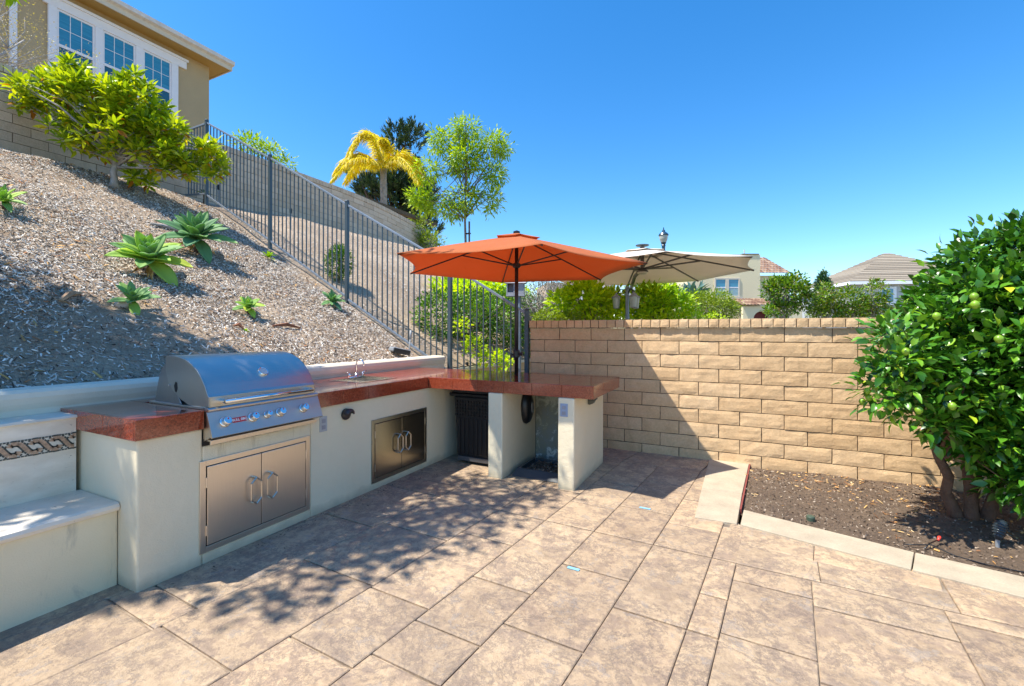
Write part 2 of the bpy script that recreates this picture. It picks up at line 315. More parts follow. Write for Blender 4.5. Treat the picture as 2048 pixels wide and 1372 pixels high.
def limbs(mb, base, top, r0, r1, tips, nmain=5, wob=.06, seg=8, start=.35):
    """tapered trunk base->top and limbs to tip points"""
    base = Vector(base); top = Vector(top); n = 9; pts = []
    for i in range(n):
        t = i / (n - 1); w = wob * math.sin(t * PI) ; pts.append(base.lerp(top, t) + Vector((random.uniform(-w, w), random.uniform(-w, w), 0)))
    mb.tube(pts, [r0 * (1 + .35 * max(0, .15 - i / (n - 1)) / .15) * (1 - i / (n - 1)) + r1 * i / (n - 1) for i in range(n)], seg)
    H = (top - base).length
    for tp in tips:
        tp = Vector(tp); k = random.uniform(start, .95); i = int(k * (n - 1)); p0 = pts[i]; rr = (r0 * (1 - k) + r1 * k) * .6
        mid = p0.lerp(tp, .5) + Vector((random.uniform(-1, 1), random.uniform(-1, 1), random.uniform(-.2, 1))) * .12 * (tp - p0).length
        mb.tube([p0, p0.lerp(mid, .55), mid, mid.lerp(tp, .55) , tp], [rr, rr * .8, rr * .6, rr * .42, rr * .2], 6)
def text_mesh(txt, size, depth=.0008):
    cu = bpy.data.curves.new('lettering', 'FONT'); cu.body = txt; cu.size = size; cu.extrude = depth; cu.align_x = 'CENTER'; cu.align_y = 'CENTER'; cu.offset = size * .02
    o = bpy.data.objects.new('lettering', cu); S.collection.objects.link(o); bpy.context.view_layer.update()
    me = bpy.data.meshes.new_from_object(o.evaluated_get(bpy.context.evaluated_depsgraph_get())); bpy.data.objects.remove(o); return me

# ------------------------------------------------------------------ ground, patio, hill
mb = MB(); mb.add([(-400, -60, -.12), (400, -60, -.12), (400, 900, -.12), (-400, 900, -.12)], [(0, 1, 2, 3)])
tag(mb.build('ground', GROUND), kind='structure')
def tx(x0, y): return x0 + (y - 2.2) * .096
def ty(y0, x): return y0 - .05 * (x + 1)
cols = [-3.6, -2.79, -2.30, -1.72, -1.32, -.95, -.55, -.2, -.065, .31, .86, 1.27, 1.75, 2.3, 2.75, 3.3, 3.9, 4.6]
cuts = {1: [.62, 1.08, 1.26, 2.36, 3.33, 4.2, 4.9], 2: [.5, 1.107, 1.83, 2.45, 3.6, 4.25, 4.95], 3: [.6, 1.355, 1.815, 2.6, 3.7, 4.4, 4.9], 4: [.75, 1.454, 1.72, 2.177, 3.5, 4.1, 4.8],
        5: [.5, 1.15, 1.904, 2.55, 3.6, 4.3, 4.9], 6: [.8, 1.5, 2.28, 3.45, 4.0, 4.7], 7: [.35, 1.2, 2.28, 2.62, 3.58], 8: [.6, 1.4, 1.9, 2.33, 2.85], 9: [.4, 1.0, 1.7, 2.2, 2.78],
        10: [.7, 1.3, 1.9, 2.45, 2.95], 11: [.5, 1.2, 1.75, 2.3, 2.8], 12: [.8, 1.6, 2.1, 2.7]}
mb = MB(); mb.add([(-3.5, -1.5, -.012), (4.2, -1.5, -.012), (4.2, 2.9, -.012), (.9, 3.42, -.012), (.03, 3.65, -.012), (-.2, 5.34, -.012), (-3.5, 5.34, -.012)], [tuple(range(7))], mi=1)
def slab(q, mb, g=.0055, b=.010, dz=.010, cr_=.45):
    c = sum((Vector(p) for p in q), Vector((0, 0))) / 4
    def ins(k):
        o_ = []
        for i in range(4):
            p = Vector(q[i]); a = Vector(q[i - 1]); n_ = Vector(q[(i + 1) % 4])
            ka, kn = (k, k * cr_) if i % 2 else (k * cr_, k)
            ka = k if i % 2 == 0 else k; o_.append(p + ((a - p).normalized() * (k * cr_ if i % 2 else k) + (n_ - p).normalized() * (k if i % 2 else k * cr_) if True else p))
        return o_
    A = ins(g); B = ins(g + b); z = random.uniform(-.0012, .0012)
    V = [(p.x, p.y, -.012) for p in A] + [(p.x, p.y, z - dz * .35) for p in A] + [(p.x, p.y, z) for p in B]
    F = [(0, 1, 5, 4), (1, 2, 6, 5), (2, 3, 7, 6), (3, 0, 4, 7), (4, 5, 9, 8), (5, 6, 10, 9), (6, 7, 11, 10), (7, 4, 8, 11), (8, 9, 10, 11)]
    mb.add(V, F, random.random())
for i in range(len(cols) - 1):
    c = [-1.4, -.9, -.3, .2 if i % 2 else .05] + cuts.get(i, [.6 + .1 * (i % 3), 1.5, 2.2]) + [3.055, 5.5 + .4]
    c = sorted(set(c)); c = [c[0]] + [b for a, b in zip(c, c[1:]) if b - a > .1]
    for y0, y1 in zip(c, c[1:]):
        xm0, xm1 = cols[i], cols[i + 1]
        if (y0 > 3 and i >= 8) or (i == 7 and y0 > 3.4): continue
        q = [(tx(xm0, ty(y0, xm0)), ty(y0, xm0)), (tx(xm1, ty(y0, xm1)), ty(y0, xm1)), (tx(xm1, ty(y1, xm1)), ty(y1, xm1)), (tx(xm0, ty(y1, xm0)), ty(y1, xm0))]
        q = [(x, min(y, 5.34)) for x, y in q]
        slab(q, mb)
# strip between the main joint and the kerb, turned the other way
for xa, xb in ((-.06, .43), (.43, 1.0), (1.0, 1.6), (1.6, 2.3), (2.3, 3.0)):
    for (f0, f1) in ((0, .5), (.5, 1)) if xb < 1.2 else ((0, 1),):
        def yy(x, f): a = ty(3.06, x); b = 3.63 if x < 0.05 else 3.61 - .25 * (x - .05); return a + (b - a) * f
        if yy(xb, 1) - ty(3.06, xb) < .06: continue
        slab([(xa, yy(xa, f0)), (xb, yy(xb, f0)), (xb + .04 * f1, yy(xb, f1)), (xa + .04 * f1, yy(xa, f1))], mb, g=.004, b=.007)
tag(mb.build('patio', [CONC, JOINT]), kind='structure')
# kerb around the planting bed: smooth pale concrete bands
mb = MB()
def band(q, z0, z1): mb.add([(x, y, z0) for x, y in q] + [(x, y, z1) for x, y in q], [(0, 1, 2, 3), (4, 5, 6, 7), (0, 1, 5, 4), (1, 2, 6, 5), (2, 3, 7, 6), (3, 0, 4, 7)])
band([(-.262, 3.60), (.018, 3.612), (.060, 4.30), (-.255, 4.29)], -.06, .007)
band([(-.255, 4.296), (.0605, 4.306), (.136, 5.305), (-.243, 5.305)], -.06, .007)
band([(.040, 3.60), (.915, 3.355), (1.002, 3.622), (.066, 3.905)], -.06, .012)
band([(.921, 3.353), (1.75, 3.175), (1.86, 3.452), (1.008, 3.620)], -.06, .012)
band([(1.757, 3.173), (3.4, 2.90), (3.5, 3.18), (1.867, 3.450)], -.06, .012)
tag(mb.build('kerb', KERB, bevel=.004), kind='structure')
mb = MB(); mb.add([(x, y, z) for z in (-.05, .006) for x, y in ((.038, 3.92), (.050, 3.92), (.150, 5.30), (.138, 5.30))], [(0, 1, 2, 3), (4, 5, 6, 7), (0, 1, 5, 4), (1, 2, 6, 5), (2, 3, 7, 6), (3, 0, 4, 7)]); tag(mb.build('expansion_strip', plain('redwood_strip', (.22, .05, .04), .8)), kind='structure')
# soil of the bed
def soil_h(x, y): return -.015 + .035 * noise.noise((x * 1.7, y * 1.7, 3)) + .012 * noise.noise((x * 7, y * 7, 1)) + .008 * noise.noise((x * 19, y * 19, 5)) + .09 * math.exp(-((x - 1.48) ** 2 + (y - 4.28) ** 2) / .12)
V = []; F = []; nx, ny = 230, 120
for j in range(ny + 1):
    for i in range(nx + 1):
        x = .0 + 4.0 * i / nx; ylo = 3.885 - .27 * (x - .07); ylo = max(ylo, 3.0); y = ylo + (5.30 - ylo) * j / ny
        e = min(1, (y - ylo) / .12, max(0, (x - .06) / .1)); V.append((x, y, -.03 * (1 - e) + soil_h(x, y) * e))
F = [(j * (nx + 1) + i, j * (nx + 1) + i + 1, (j + 1) * (nx + 1) + i + 1, (j + 1) * (nx + 1) + i) for j in range(ny) for i in range(nx)]
tag(npmesh('planting_bed_soil', V, F, np.full(len(F), .5), SOIL, smooth=True), kind='structure')
# hillside
def sstep(a, b, x): t = min(1, max(0, (x - a) / (b - a))); return t * t * (3 - 2 * t)
def hill_h(x, y):
    t = -3.83 - x
    h = .95 + .558 * t
    h -= .10 * sstep(4.6, 5.3, y) * (1 - sstep(-9.4, -8, -abs(x) + .0) * 0)
    h = h if h < 3.7 else 3.7 + .55 * (1 - math.exp(-(h - 3.7) / .55))
    if y > 5.3: h += .16 * sstep(5.4, 8, y) * sstep(0, 3, t)
    if x < -10: h += .35 * sstep(-10.1, -12.5, x) if False else .35 * min(1, (-10 - x) / 2.5)
    f = 1 - sstep(13.2, 20, y); h = h * f + .2 * (1 - f)
    n_ = .05 * noise.noise((x * .9, y * .9, 0)) + .02 * noise.noise((x * 3.1, y * 3.1, 4))
    return h + n_ * min(1, max(0, t) / .5)
V = []; X = np.concatenate([np.linspace(-3.80, -10.2, 150), np.linspace(-10.5, -30, 26)]); Y = np.concatenate([np.linspace(-6, -.3, 20), np.linspace(0, 6, 140), np.linspace(6.1, 22, 100)])
for y in Y:
    for x in X: V.append((x, y, hill_h(x, y)))
nx = len(X); F = [(j * nx + i, (j + 1) * nx + i, (j + 1) * nx + i + 1, j * nx + i + 1) for j in range(len(Y) - 1) for i in range(nx - 1)]
tag(npmesh('hillside', V, F, np.full(len(F), .5), DIRT, smooth=True), kind='structure')
def chips(name, P, L, Wd, rnd, mat, tilt=.35, kind='stuff', thick=False):
    n = len(P); a = rng.random(n) * 2 * PI
    D = np.stack([np.cos(a), np.sin(a), rng.normal(0, tilt, n)], 1); D = unit(D)
    # follow the slope of the hill
    D[:, 2] += -D[:, 0] * .55 * (P[:, 0] < -3.8); D = unit(D); N = np.array([[.48, 0, .87]]) * (P[:, :1] < -3.8) + np.array([[0, 0, 1.]]) * (P[:, :1] >= -3.8)
    N = unit(N + rng.normal(0, tilt, (n, 3))); Sd = unit(np.cross(D, N)); L = L.reshape(n, 1) / 2; Wd = Wd.reshape(n, 1) / 2; N2 = unit(np.cross(Sd, D))
    V = np.stack([P - D * L - Sd * Wd * .6, P + D * L * .9 - Sd * Wd, P + D * L + Sd * Wd * .5, P - D * L * .8 + Sd * Wd, P + N2 * L * .18], 1).reshape(-1, 3)
    T = np.array([(0, 1, 4), (1, 2, 4), (2, 3, 4), (3, 0, 4)]); F = (T[None] + (np.arange(n) * 5)[:, None, None]).reshape(-1, 3)
    return tag(npmesh(name, V, F, np.repeat(rnd, 4), mat), kind=kind)
def scatter(n, x0, x1, y0, y1, dens=None):
    x = rng.uniform(x0, x1, n); y = rng.uniform(y0, y1, n); keep = np.ones(n, bool)
    if dens is not None: keep = rng.random(n) < np.array([dens(a, b) for a, b in zip(x, y)])
    return x[keep], y[keep]
def mdens(x, y):
    v = .5 + .9 * noise.noise((x * .8, y * .8, 9)) + .3 * noise.noise((x * 3, y * 3, 2))
    for (bx, by, br) in ((-4.58, 3.67, .55), (-4.7, 2.1, .5), (-9, 4.2, .6), (-6.1, 5.0, .35)): v -= .75 * math.exp(-((x - bx) ** 2 + (y - by) ** 2) / br ** 2)
    return min(1, max(.22, v + .3))
x, y = scatter(125000, -9.95, -3.84, .6, 5.25, mdens); z = np.array([hill_h(a, b) for a, b in zip(x, y)])
n = len(x); near = np.clip((-3.83 - x) / 6, 0, 1)
chips('bark_mulch', np.stack([x, y, z + rng.uniform(.002, .022, n)], 1), rng.uniform(.012, .048, n), rng.uniform(.005, .013, n), np.where(rng.random(n) < .985, rng.random(n) * .955, .98), CHIP, .5)
x, y = scatter(26000, -9.9, -3.9, 5.35, 13, lambda a, b: .35 + .8 * noise.noise((a * .6, b * .6, 5)) ** 2 * 2); z = np.array([hill_h(a, b) for a, b in zip(x, y)]); n = len(x)
chips('neighbour_mulch', np.stack([x, y, z + rng.uniform(.002, .018, n)], 1), rng.uniform(.02, .055, n), rng.uniform(.008, .016, n), .22 + rng.random(n) * .6, CHIP, .3)
x, y = scatter(1500, .08, 3.4, 3.3, 5.28, lambda a, b: (.95 if b > 4.75 else .14 + .5 * (a > .9)) if b > 4.05 - .27 * a else 0); z = np.array([soil_h(a, b) for a, b in zip(x, y)]); n = len(x)
chips('leaf_litter', np.stack([x, y, z + rng.uniform(.004, .016, n)], 1), rng.choice([.02, .03, .05, .08], n, p=[.5, .3, .15, .05]), rng.uniform(.004, .016, n), rng.random(n) ** .8, LITTER, .3)
x, y = scatter(9000, .06, 3.6, 3.3, 5.28, lambda a, b: 1 if b > 3.95 - .27 * a else 0); z = np.array([soil_h(a, b) for a, b in zip(x, y)]); n = len(x)
chips('soil_crumbs', np.stack([x, y, z + rng.uniform(0, .006, n)], 1), rng.uniform(.006, .022, n), rng.uniform(.005, .015, n), rng.random(n) * .42, CHIP, .6)
x, y = scatter(900, -9.8, -3.86, .6, 5.2, lambda a, b: .25 + .75 * (noise.noise((a * .7, b * .7, 31)) > .08)); z = np.array([hill_h(a, b) for a, b in zip(x, y)]); n = len(x)
chips('dry_leaves_on_slope', np.stack([x, y, z + rng.uniform(.012, .03, n)], 1), rng.uniform(.03, .10, n), rng.uniform(.008, .022, n), rng.random(n) * .75, LITTER, .35)
# debris on the patio: crumbs along the counter foot
x, y = scatter(260, -2.79, -2.72, 1.3, 3.9); n = len(x)
chips('patio_crumbs', np.stack([x + rng.random(n) ** 3 * .3, y, np.full(n, .004)], 1), rng.uniform(.006, .018, n), rng.uniform(.003, .008, n), rng.random(n) * .3, CHIP, .3)

# ------------------------------------------------------------------ block walls
def block_wall(name, label, org, d, nrm, length, courses, H, BL, depth, cap, mat, parent_label=None, top=None, z0=0, phase=0, capover=.018, detail=(7, 3), rec=.0035, shear=None):
    shf = shear or (lambda u: 0)
    """org: start on the front plane, d: unit dir along, nrm: outward normal"""
    d = Vector(d); nv = Vector(nrm); org = Vector(org); g = .0042
    root = thing(name, label, 'wall', (org.x, org.y, z0))
    mb = MB(); nu, nv_ = detail
    def blk(mb, u0, u1, za, zb, fr, dp, amp=.006):
        V = []; seed = random.random() * 50; r = random.random()
        ox = random.uniform(-.003, .003)
        for j in range(nv_ + 1):
            for i in range(nu + 1):
                a = i / nu; b = j / nv_; e = 1 if (0 < i < nu and 0 < j < nv_) else 0
                # rounded arris
                u = u0 + g + (u1 - u0 - 2 * g) * a; z = za + g + (zb - za - 2 * g) * b
                f = fr + ox - (0 if e else rec) + amp * noise.noise((u * 9 + seed, z * 14, seed)) * (1 if e else .7)
                if not e: u += random.uniform(-.0015, .0015); z += random.uniform(-.002, .002)
                p = org + d * u + nv * f; V.append((p.x, p.y, z + shf(u)))
        F = [(j * (nu + 1) + i, j * (nu + 1) + i + 1, (j + 1) * (nu + 1) + i + 1, (j + 1) * (nu + 1) + i) for j in range(nv_) for i in range(nu)]
        nb = len(V)
        for (u, z) in ((u0 + g, za + g), (u1 - g, za + g), (u1 - g, zb - g), (u0 + g, zb - g)):
            p = org + d * u + nv * (-dp); V.append((p.x, p.y, z + shf(u)))
        bot = list(range(nu + 1)); topr = [nv_ * (nu + 1) + i for i in range(nu + 1)]; lft = [j * (nu + 1) for j in range(nv_ + 1)]; rgt = [j * (nu + 1) + nu for j in range(nv_ + 1)]
        F += [tuple(bot + [nb + 1, nb]), tuple(list(reversed(topr)) + [nb + 3, nb + 2]), tuple(list(reversed(lft)) + [nb, nb + 3]), tuple(rgt + [nb + 2, nb + 1]), (nb, nb + 1, nb + 2, nb + 3)]
        mb.add(V, F, r)
    for c in range(courses):
        za = z0 + c * H; zb = za + H; u = -((c + phase) % 2) * BL / 2
        while u < length:
            a, b = max(u, 0), min(u + BL, length)
            if b - a > .03 and (top is None or zb <= top((a + b) / 2) + .01): blk(mb, a, b, za, zb, 0, depth)
            u += BL
    wall = mb.build('wall_blocks', mat, root, smooth=False)
    mb = MB(); ztop = z0 + courses * H
    segs = 1
    for k in range(segs):
        ua, ub = length * k / segs, length * (k + 1) / segs
        zt = ztop if top is None else min(ztop, z0 + math.floor((min(top(ua), top(ub)) - z0 + .01) / H) * H)
        p = org + d * (ua + (.006 if k == 0 else 0)) + nv * (-.012); q = org + d * (ub - (.006 if k == segs - 1 else 0)) + nv * (-(depth - .01))
        if shear is None: mb.box(min(p.x, q.x), max(p.x, q.x), min(p.y, q.y), max(p.y, q.y), z0, zt - .004)
        elif k == 0:
            us = [.006, 8.6, 9.6, 10.6, 11.6, 12.6, length - .006]; pl_ = [(org.y + u, z0 + shf(u)) for u in us] + [(org.y + u, zt - .004 + shf(u)) for u in reversed(us)]
            mb.prism(pl_, org.x - .012, org.x - depth + .01, 0)
    mb.build('mortar', MORTAR, root)
    if cap:
        mb = MB(); u = 0
        nu, nv_ = 4, 3
        while u < length - .02:
            blk(mb, u, min(u + BL / 4, length), ztop, ztop + cap, capover + random.uniform(-.002, .002), depth + capover, .004); u += BL / 4
        mb.build('wall_cap', mat, root)
        mb = MB(); p = org + d * .006 + nv * (capover - .012); q = org + d * (length - .006) + nv * (-depth - capover + .01)
        mb.box(min(p.x, q.x), max(p.x, q.x), min(p.y, q.y), max(p.y, q.y), ztop + .001, ztop + cap - .010); mb.build('cap_mortar', MORTAR, root)
    return root
block_wall('block_wall', 'tan slump block wall with rowlock cap running behind the counter and the lime tree', (-2.35, 5.30, 0), (1, 0, 0), (0, -1, 0), 8.2, 10, .147, .40, .15, .097, BLOCK, z0=-.05, phase=1, capover=.03, detail=(9, 4))
block_wall('hill_wall', 'long block wall standing along the top of the mulched slope below the upper house', (-10.0, .4, 0), (0, 1, 0), (1, 0, 0), 13.6, 11, .147, .41, .15, .13, BLOCK2, z0=3.69, detail=(3, 1), shear=lambda u: 0 if u < 8.6 else -.022 * (u - 8.6) ** 2, capover=.012, )
block_wall('low_block_wall', 'low block edging wall at the foot of the slope behind the metal fence', (-3.81, 5.42, 0), (0, 1, 0), (1, 0, 0), 5.5, 5, .147, .40, .15, 0, BLOCK, z0=.02, detail=(3, 2))
mb = MB(); mb.box(-4.0, -3.78, 5.42, 10.92, .757, .815); tag(mb.build('edging_cap', RETM, bevel=.006), 'pale concrete strip capping the low edging wall behind the fence', 'wall cap')
# stucco retaining wall
root = thing('retaining_wall', 'smooth white stucco retaining wall holding the mulched slope behind the counter', 'wall', (-3.73, 2.5, 0))
mb = MB(); prof = [(-3.63, -.02), (-3.63, .90), (-3.63, 1.00), (-3.643, 1.022), (-3.665, 1.03), (-3.80, 1.03), (-3.822, 1.022), (-3.83, 1.0), (-3.83, -.02)]
mb.prism([(a, b) for a, b in prof], -2.5, 5.24, 1); mb.build('wall_body', RETM, root, bevel=.004)
mb = MB(); mb.prism([(-3.628, .925), (-3.618, .955), (-3.612, .99), (-3.618, 1.018), (-3.64, 1.036), (-3.80, 1.037), (-3.825, 1.03), (-3.83, 1.005), (-3.829, .99), (-3.63, .99)][:9] + [(-3.829, .925)], -2.5, 5.245, 1); mb.build('wall_coping', RETM, root)

# ------------------------------------------------------------------ counter
def arc_box(mb, *a, **k): mb.box(*a, **k)
root = thing('outdoor_kitchen_counter', 'L shaped outdoor kitchen counter, pale stucco base under a polished red granite top', 'kitchen counter', (-2.81, 1.26, 0))
KC = root
# left run: box with openings for the two door units and the grill is not needed (units are mounted on the face)
mb = MB(); mb.box(-3.62, -2.81, 1.262, 1.587, -.01, .80); mb.box(-3.62, -2.81, 2.348, 4.72, -.01, .80); mb.box(-3.62, -2.81, 1.587, 2.348, -.01, .695)
mb.box(-3.62, -3.42, 1.587, 2.348, .695, .80)
bb = mb.build('cabinet_base', STUCCO, root, bevel=.010)
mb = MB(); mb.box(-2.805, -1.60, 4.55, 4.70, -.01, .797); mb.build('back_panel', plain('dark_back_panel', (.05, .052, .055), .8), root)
m = M('flaking_paint'); f = m.noise(7, 8, .75, dist=.8); zz = m.n('ShaderNodeSeparateXYZ'); m.l(m.co(), zz.inputs[0])
g_ = m.math('ADD', m.math('MULTIPLY', zz.outputs[2], .28), m.math('MULTIPLY', f, .9))
m.base(m.ramp(g_, [(.42, (.6, .62, .58)), (.45, (.25, .27, .25)), (.60, (.27, .27, .2)), (.68, (.5, .5, .38)), (.9, (.5, .5, .38))])).set(Roughness=.85).bump(f, .004)
mb = MB(); mb.box(-1.94, -1.39, 4.536, 4.549, -.01, .797); tag(mb.build('niche_panel', m.m, root), 'grey niche back with flaking paint')
for x0, x1 in ((-2.09, -1.94), (-1.389, -1.24)):
    mb = MB(); mb.box(x0, x1, 3.74, 4.535 if x0 < -1.5 else 4.705, -.01, .797); mb.build('counter_leg', STUCCO, root, bevel=.010)
# granite
mb = MB(); g = .0012; T0, T1 = .80, .91
def tile(mb, x0, x1, y0, y1, z0, z1): mb.box(x0 + g, x1 - g, y0 + g, y1 - g, z0, z1)
ys = [1.240, 1.583]; 
def run(x0, x1, y0, y1, nx, ny):
    for i in range(nx):
        for j in range(ny): tile(mb, x0 + (x1 - x0) * i / nx, x0 + (x1 - x0) * (i + 1) / nx, y0 + (y1 - y0) * j / ny, y0 + (y1 - y0) * (j + 1) / ny, .895, .91)
run(-3.628, -2.796, 1.252, 1.583, 1, 1)
run(-3.628, -3.44, 1.583, 2.352, 1, 2)
SX0, SX1, SY0, SY1 = -3.40, -3.02, 3.05, 3.52   # sink cut-out
run(-3.628, -2.796, 2.352, SY0, 3, 2); run(-3.628, SX0, SY0, SY1, 1, 2); run(SX1, -2.796, SY0, SY1, 1, 2); run(-3.628, -2.796, SY1, 3.742, 3, 1)
run(-3.628, -1.083, 3.754, 4.70, 8, 3)
# front aprons
def apron_x(x, y0, y1, n):  # facing +x
    for k in range(n): mb.box(x - .012, x, y0 + (y1 - y0) * k / n + g, y0 + (y1 - y0) * (k + 1) / n - g, T0, T1)
def apron_y(y, x0, x1, n):
    for k in range(n): mb.box(x0 + (x1 - x0) * k / n + g, x0 + (x1 - x0) * (k + 1) / n - g, y, y + .012, T0, T1)
apron_x(-2.784, 1.240, 1.583, 1); apron_x(-2.784, 2.352, 3.742, 5); apron_y(1.240, -3.44, -2.797, 2)
mb.box(-3.628, -3.443, 1.240, 1.252, .872, T1)
apron_y(3.742, -2.783, -1.0705, 6); apron_x(-1.0705, 3.755, 4.70, 3)
top = mb.build('countertop', GRAN, root, bevel=.0022)
mb = MB(); mb.box(-3.627, -2.797, 1.253, 1.581, .801, .894); mb.build('countertop_core', GROUT, top)
mb = MB(); mb.box(-3.627, -2.797, 2.354, SY0 - .01, .801, .894); mb.box(-3.627, -2.797, SY1 + .01, 3.751, .801, .894)
mb.box(-3.627, SX0 - .01, SY0 - .01, SY1 + .01, .801, .894); mb.box(SX1 + .01, -2.797, SY0 - .01, SY1 + .01, .801, .894)
mb.box(-3.627, -1.084, 3.751, 4.699, .801, .894); mb.build('countertop_core', GROUT, top)
# sink
mb = MB(); rz = .9135
for (a, b, c, d_) in ((SX0 - .012, SX0 + .012, SY0 - .012, SY1 + .012), (SX1 - .012, SX1 + .012, SY0 - .012, SY1 + .012), (SX0 + .012, SX1 - .012, SY0 - .012, SY0 + .012), (SX0 + .012, SX1 - .012, SY1 - .012, SY1 + .012)): mb.box(a, b, c, d_, .9105, rz)
for (a, b, c, d_) in ((SX0, SX0 + .004, SY0, SY1), (SX1 - .004, SX1, SY0, SY1), (SX0 + .005, SX1 - .005, SY0, SY0 + .004), (SX0 + .005, SX1 - .005, SY1 - .004, SY1)): mb.box(a, b, c, d_, .76, .9104)
mb.box(SX0, SX1, SY0, SY1, .755, .7595); sink = mb.build('sink', CHROME, root)
mb = MB(); fx, fy = -3.46, 3.33; mb = MB()
fx, fy = -3.44, 3.42
mb.lathe([(.026, .91), (.026, .918), (.016, .925), (.013, .95)], (fx, fy, 0), 16); mb.box(fx - .02, fx + .02, fy - .10, fy + .10, .9105, .919)
pts = [(fx, fy, .93), (fx, fy, 1.04)] + [(fx + .05 * (1 - math.cos(t)), fy + .0, 1.04 + .05 * math.sin(t)) for t in (.4, .9, 1.4, 1.9, 2.4, 2.8)] + [(fx + .104, fy, 1.03)]
mb.tube(pts, .008, 8)
fau = mb.build('faucet', CHROME, root, smooth=True)
for s_ in (-1, 1):
    mb = MB(); mb.lathe([(.018, .918), (.014, .945), (.011, .957)], (fx, fy + s_ * .09, 0), 12); mb.tube([(fx, fy + s_ * .09, .957), (fx + .012, fy + s_ * .13, .965)], .005, 6); mb.build('faucet_handle', CHROME, fau, smooth=True)
# access doors
def doors(y0, y1, z0, z1, fm, dm):
    x = -2.81; fw = .034
    mb = MB()
    for (a, b, c, d_) in ((y0, y0 + fw, z0, z1), (y1 - fw, y1, z0, z1), (y0 + fw, y1 - fw, z0, z0 + fw), (y0 + fw, y1 - fw, z1 - fw, z1)): mb.box(x - .03, x + .010, a, b, c, d_)
    fr = mb.build('door_frame', fm, root, bevel=.002)
    mb = MB(); mb.box(x - .03, x + .001, y0 + fw, y1 - fw, z0 + fw, z1 - fw); mb.build('door_recess', SLOT, fr)
    ym = (y0 + y1) / 2
    for s_, (a, b) in ((-1, (y0 + fw + .006, ym - .002)), (1, (ym + .002, y1 - fw - .006))):
        mb = MB(); mb.box(x + .001, x + .013, a, b, z0 + fw + .006, z1 - fw - .004)
        d_ = mb.build('door', dm, root, bevel=.0025)
        yh = ym + s_ * .056; zc = (z0 + z1) / 2 + .01; w2 = .035; h2 = .085
        pts = [(x + .045, yh, zc + h2), (x + .045, yh + w2, zc + h2 * .62), (x + .045, yh + w2, zc - h2 * .62), (x + .045, yh, zc - h2), (x + .045, yh - w2, zc - h2 * .62), (x + .045, yh - w2, zc + h2 * .62), (x + .045, yh, zc + h2)]
        mb = MB()
        for p, q in zip(pts, pts[1:]): mb.tube([p, q], .0055, 8)
        for zz_ in (zc + h2, zc - h2): mb.tube([(x + .013, yh, zz_), (x + .047, yh, zz_)], .0055, 8)
        mb.build('handle', steel('handle_steel', (.7, .64, .55), .3, (1, 1, 1)), d_)
        ye = a - .005 if s_ < 0 else b + .005
        for zz_ in (z0 + .13, z1 - .13):
            mb = MB(); mb.tube([(x + .013, ye, zz_ - .03), (x + .013, ye, zz_ + .03)], .005, 8); mb.build('hinge', fm, d_)
doors(1.568, 2.332, .064, .608, STEELW, STEELW); doors(2.965, 3.738, .055, .605, steel('frame_steel_dark', (.40, .39, .34), .28, (1, 160, 1)), STEELD)
def outlet(c, ax, mt):
    mb = MB(); x, y, z = c; w, h = .035, .057
    if ax == 'x': f = lambda a0, a1, z0, z1, t0, t1: mb.box(x + t0, x + t1, y + a0, y + a1, z + z0, z + z1)
    else: f = lambda a0, a1, z0, z1, t0, t1: mb.box(x + a0, x + a1, y - t1, y - t0, z + z0, z + z1)
    f(-w, w, -h, h, 0, .006); o = mb.build('outlet_cover', mt, root, bevel=.003)
    mb = MB(); 
    for zz_ in (-.024, .024): f(-.017, .017, zz_ - .015, zz_ + .015, .0062, .009)
    mb.build('socket', plain('socket_grey', (.30, .30, .33), .5), o)
outlet((-2.81, 2.457, .667), 'x', OUTL); outlet((-1.332, 3.74, .69), 'y', plain('outlet_blue', (.30, .36, .48), .4))
def steplight(c, ax):
    x, y, z = c; mb = MB(); M_ = Matrix.Translation(c) @ (Matrix.Rotation(R(90), 4, 'Y') if ax == 'x' else Matrix.Rotation(R(90), 4, 'X'))
    mb.lathe([(.042, 0), (.044, .012), (.038, .024), (.02, .03)], seg=20, mtx=M_); o = mb.build('step_lamp', BRONZE, root, smooth=True)
    mb = MB(); V = []
    for i in range(9):
        t = PI * i / 8
        for r_, q in ((.045, .005), (.046, .06), (.02, .075)):
            a = math.cos(t) * r_; b = math.sin(t) * r_
            V.append((x + q, y + a, z + b + .004) if ax == 'x' else (x + a, y - q, z + b + .004))
    F = [(i * 3 + k, i * 3 + k + 1, (i + 1) * 3 + k + 1, (i + 1) * 3 + k) for i in range(8) for k in range(2)]; mb.add(V, F); h = mb.build('lamp_hood', BRONZE, o, smooth=True)
    s_ = h.modifiers.new('thick', 'SOLIDIFY'); s_.thickness = .004
steplight((-2.81, 2.675, .705), 'x')
# lamp under the overhang, on the outer side of the right leg
mb = MB(); mb.box(-1.2395, -1.16, 4.13, 4.20, .735, .797); mb.prism([(-1.238, .735), (-1.17, .735), (-1.19, .70), (-1.225, .685), (-1.238, .69)], 4.135, 4.195, 1); mb.build('under_counter_lamp', plain('lamp_olive', (.10, .10, .08), .5), root, bevel=.006)

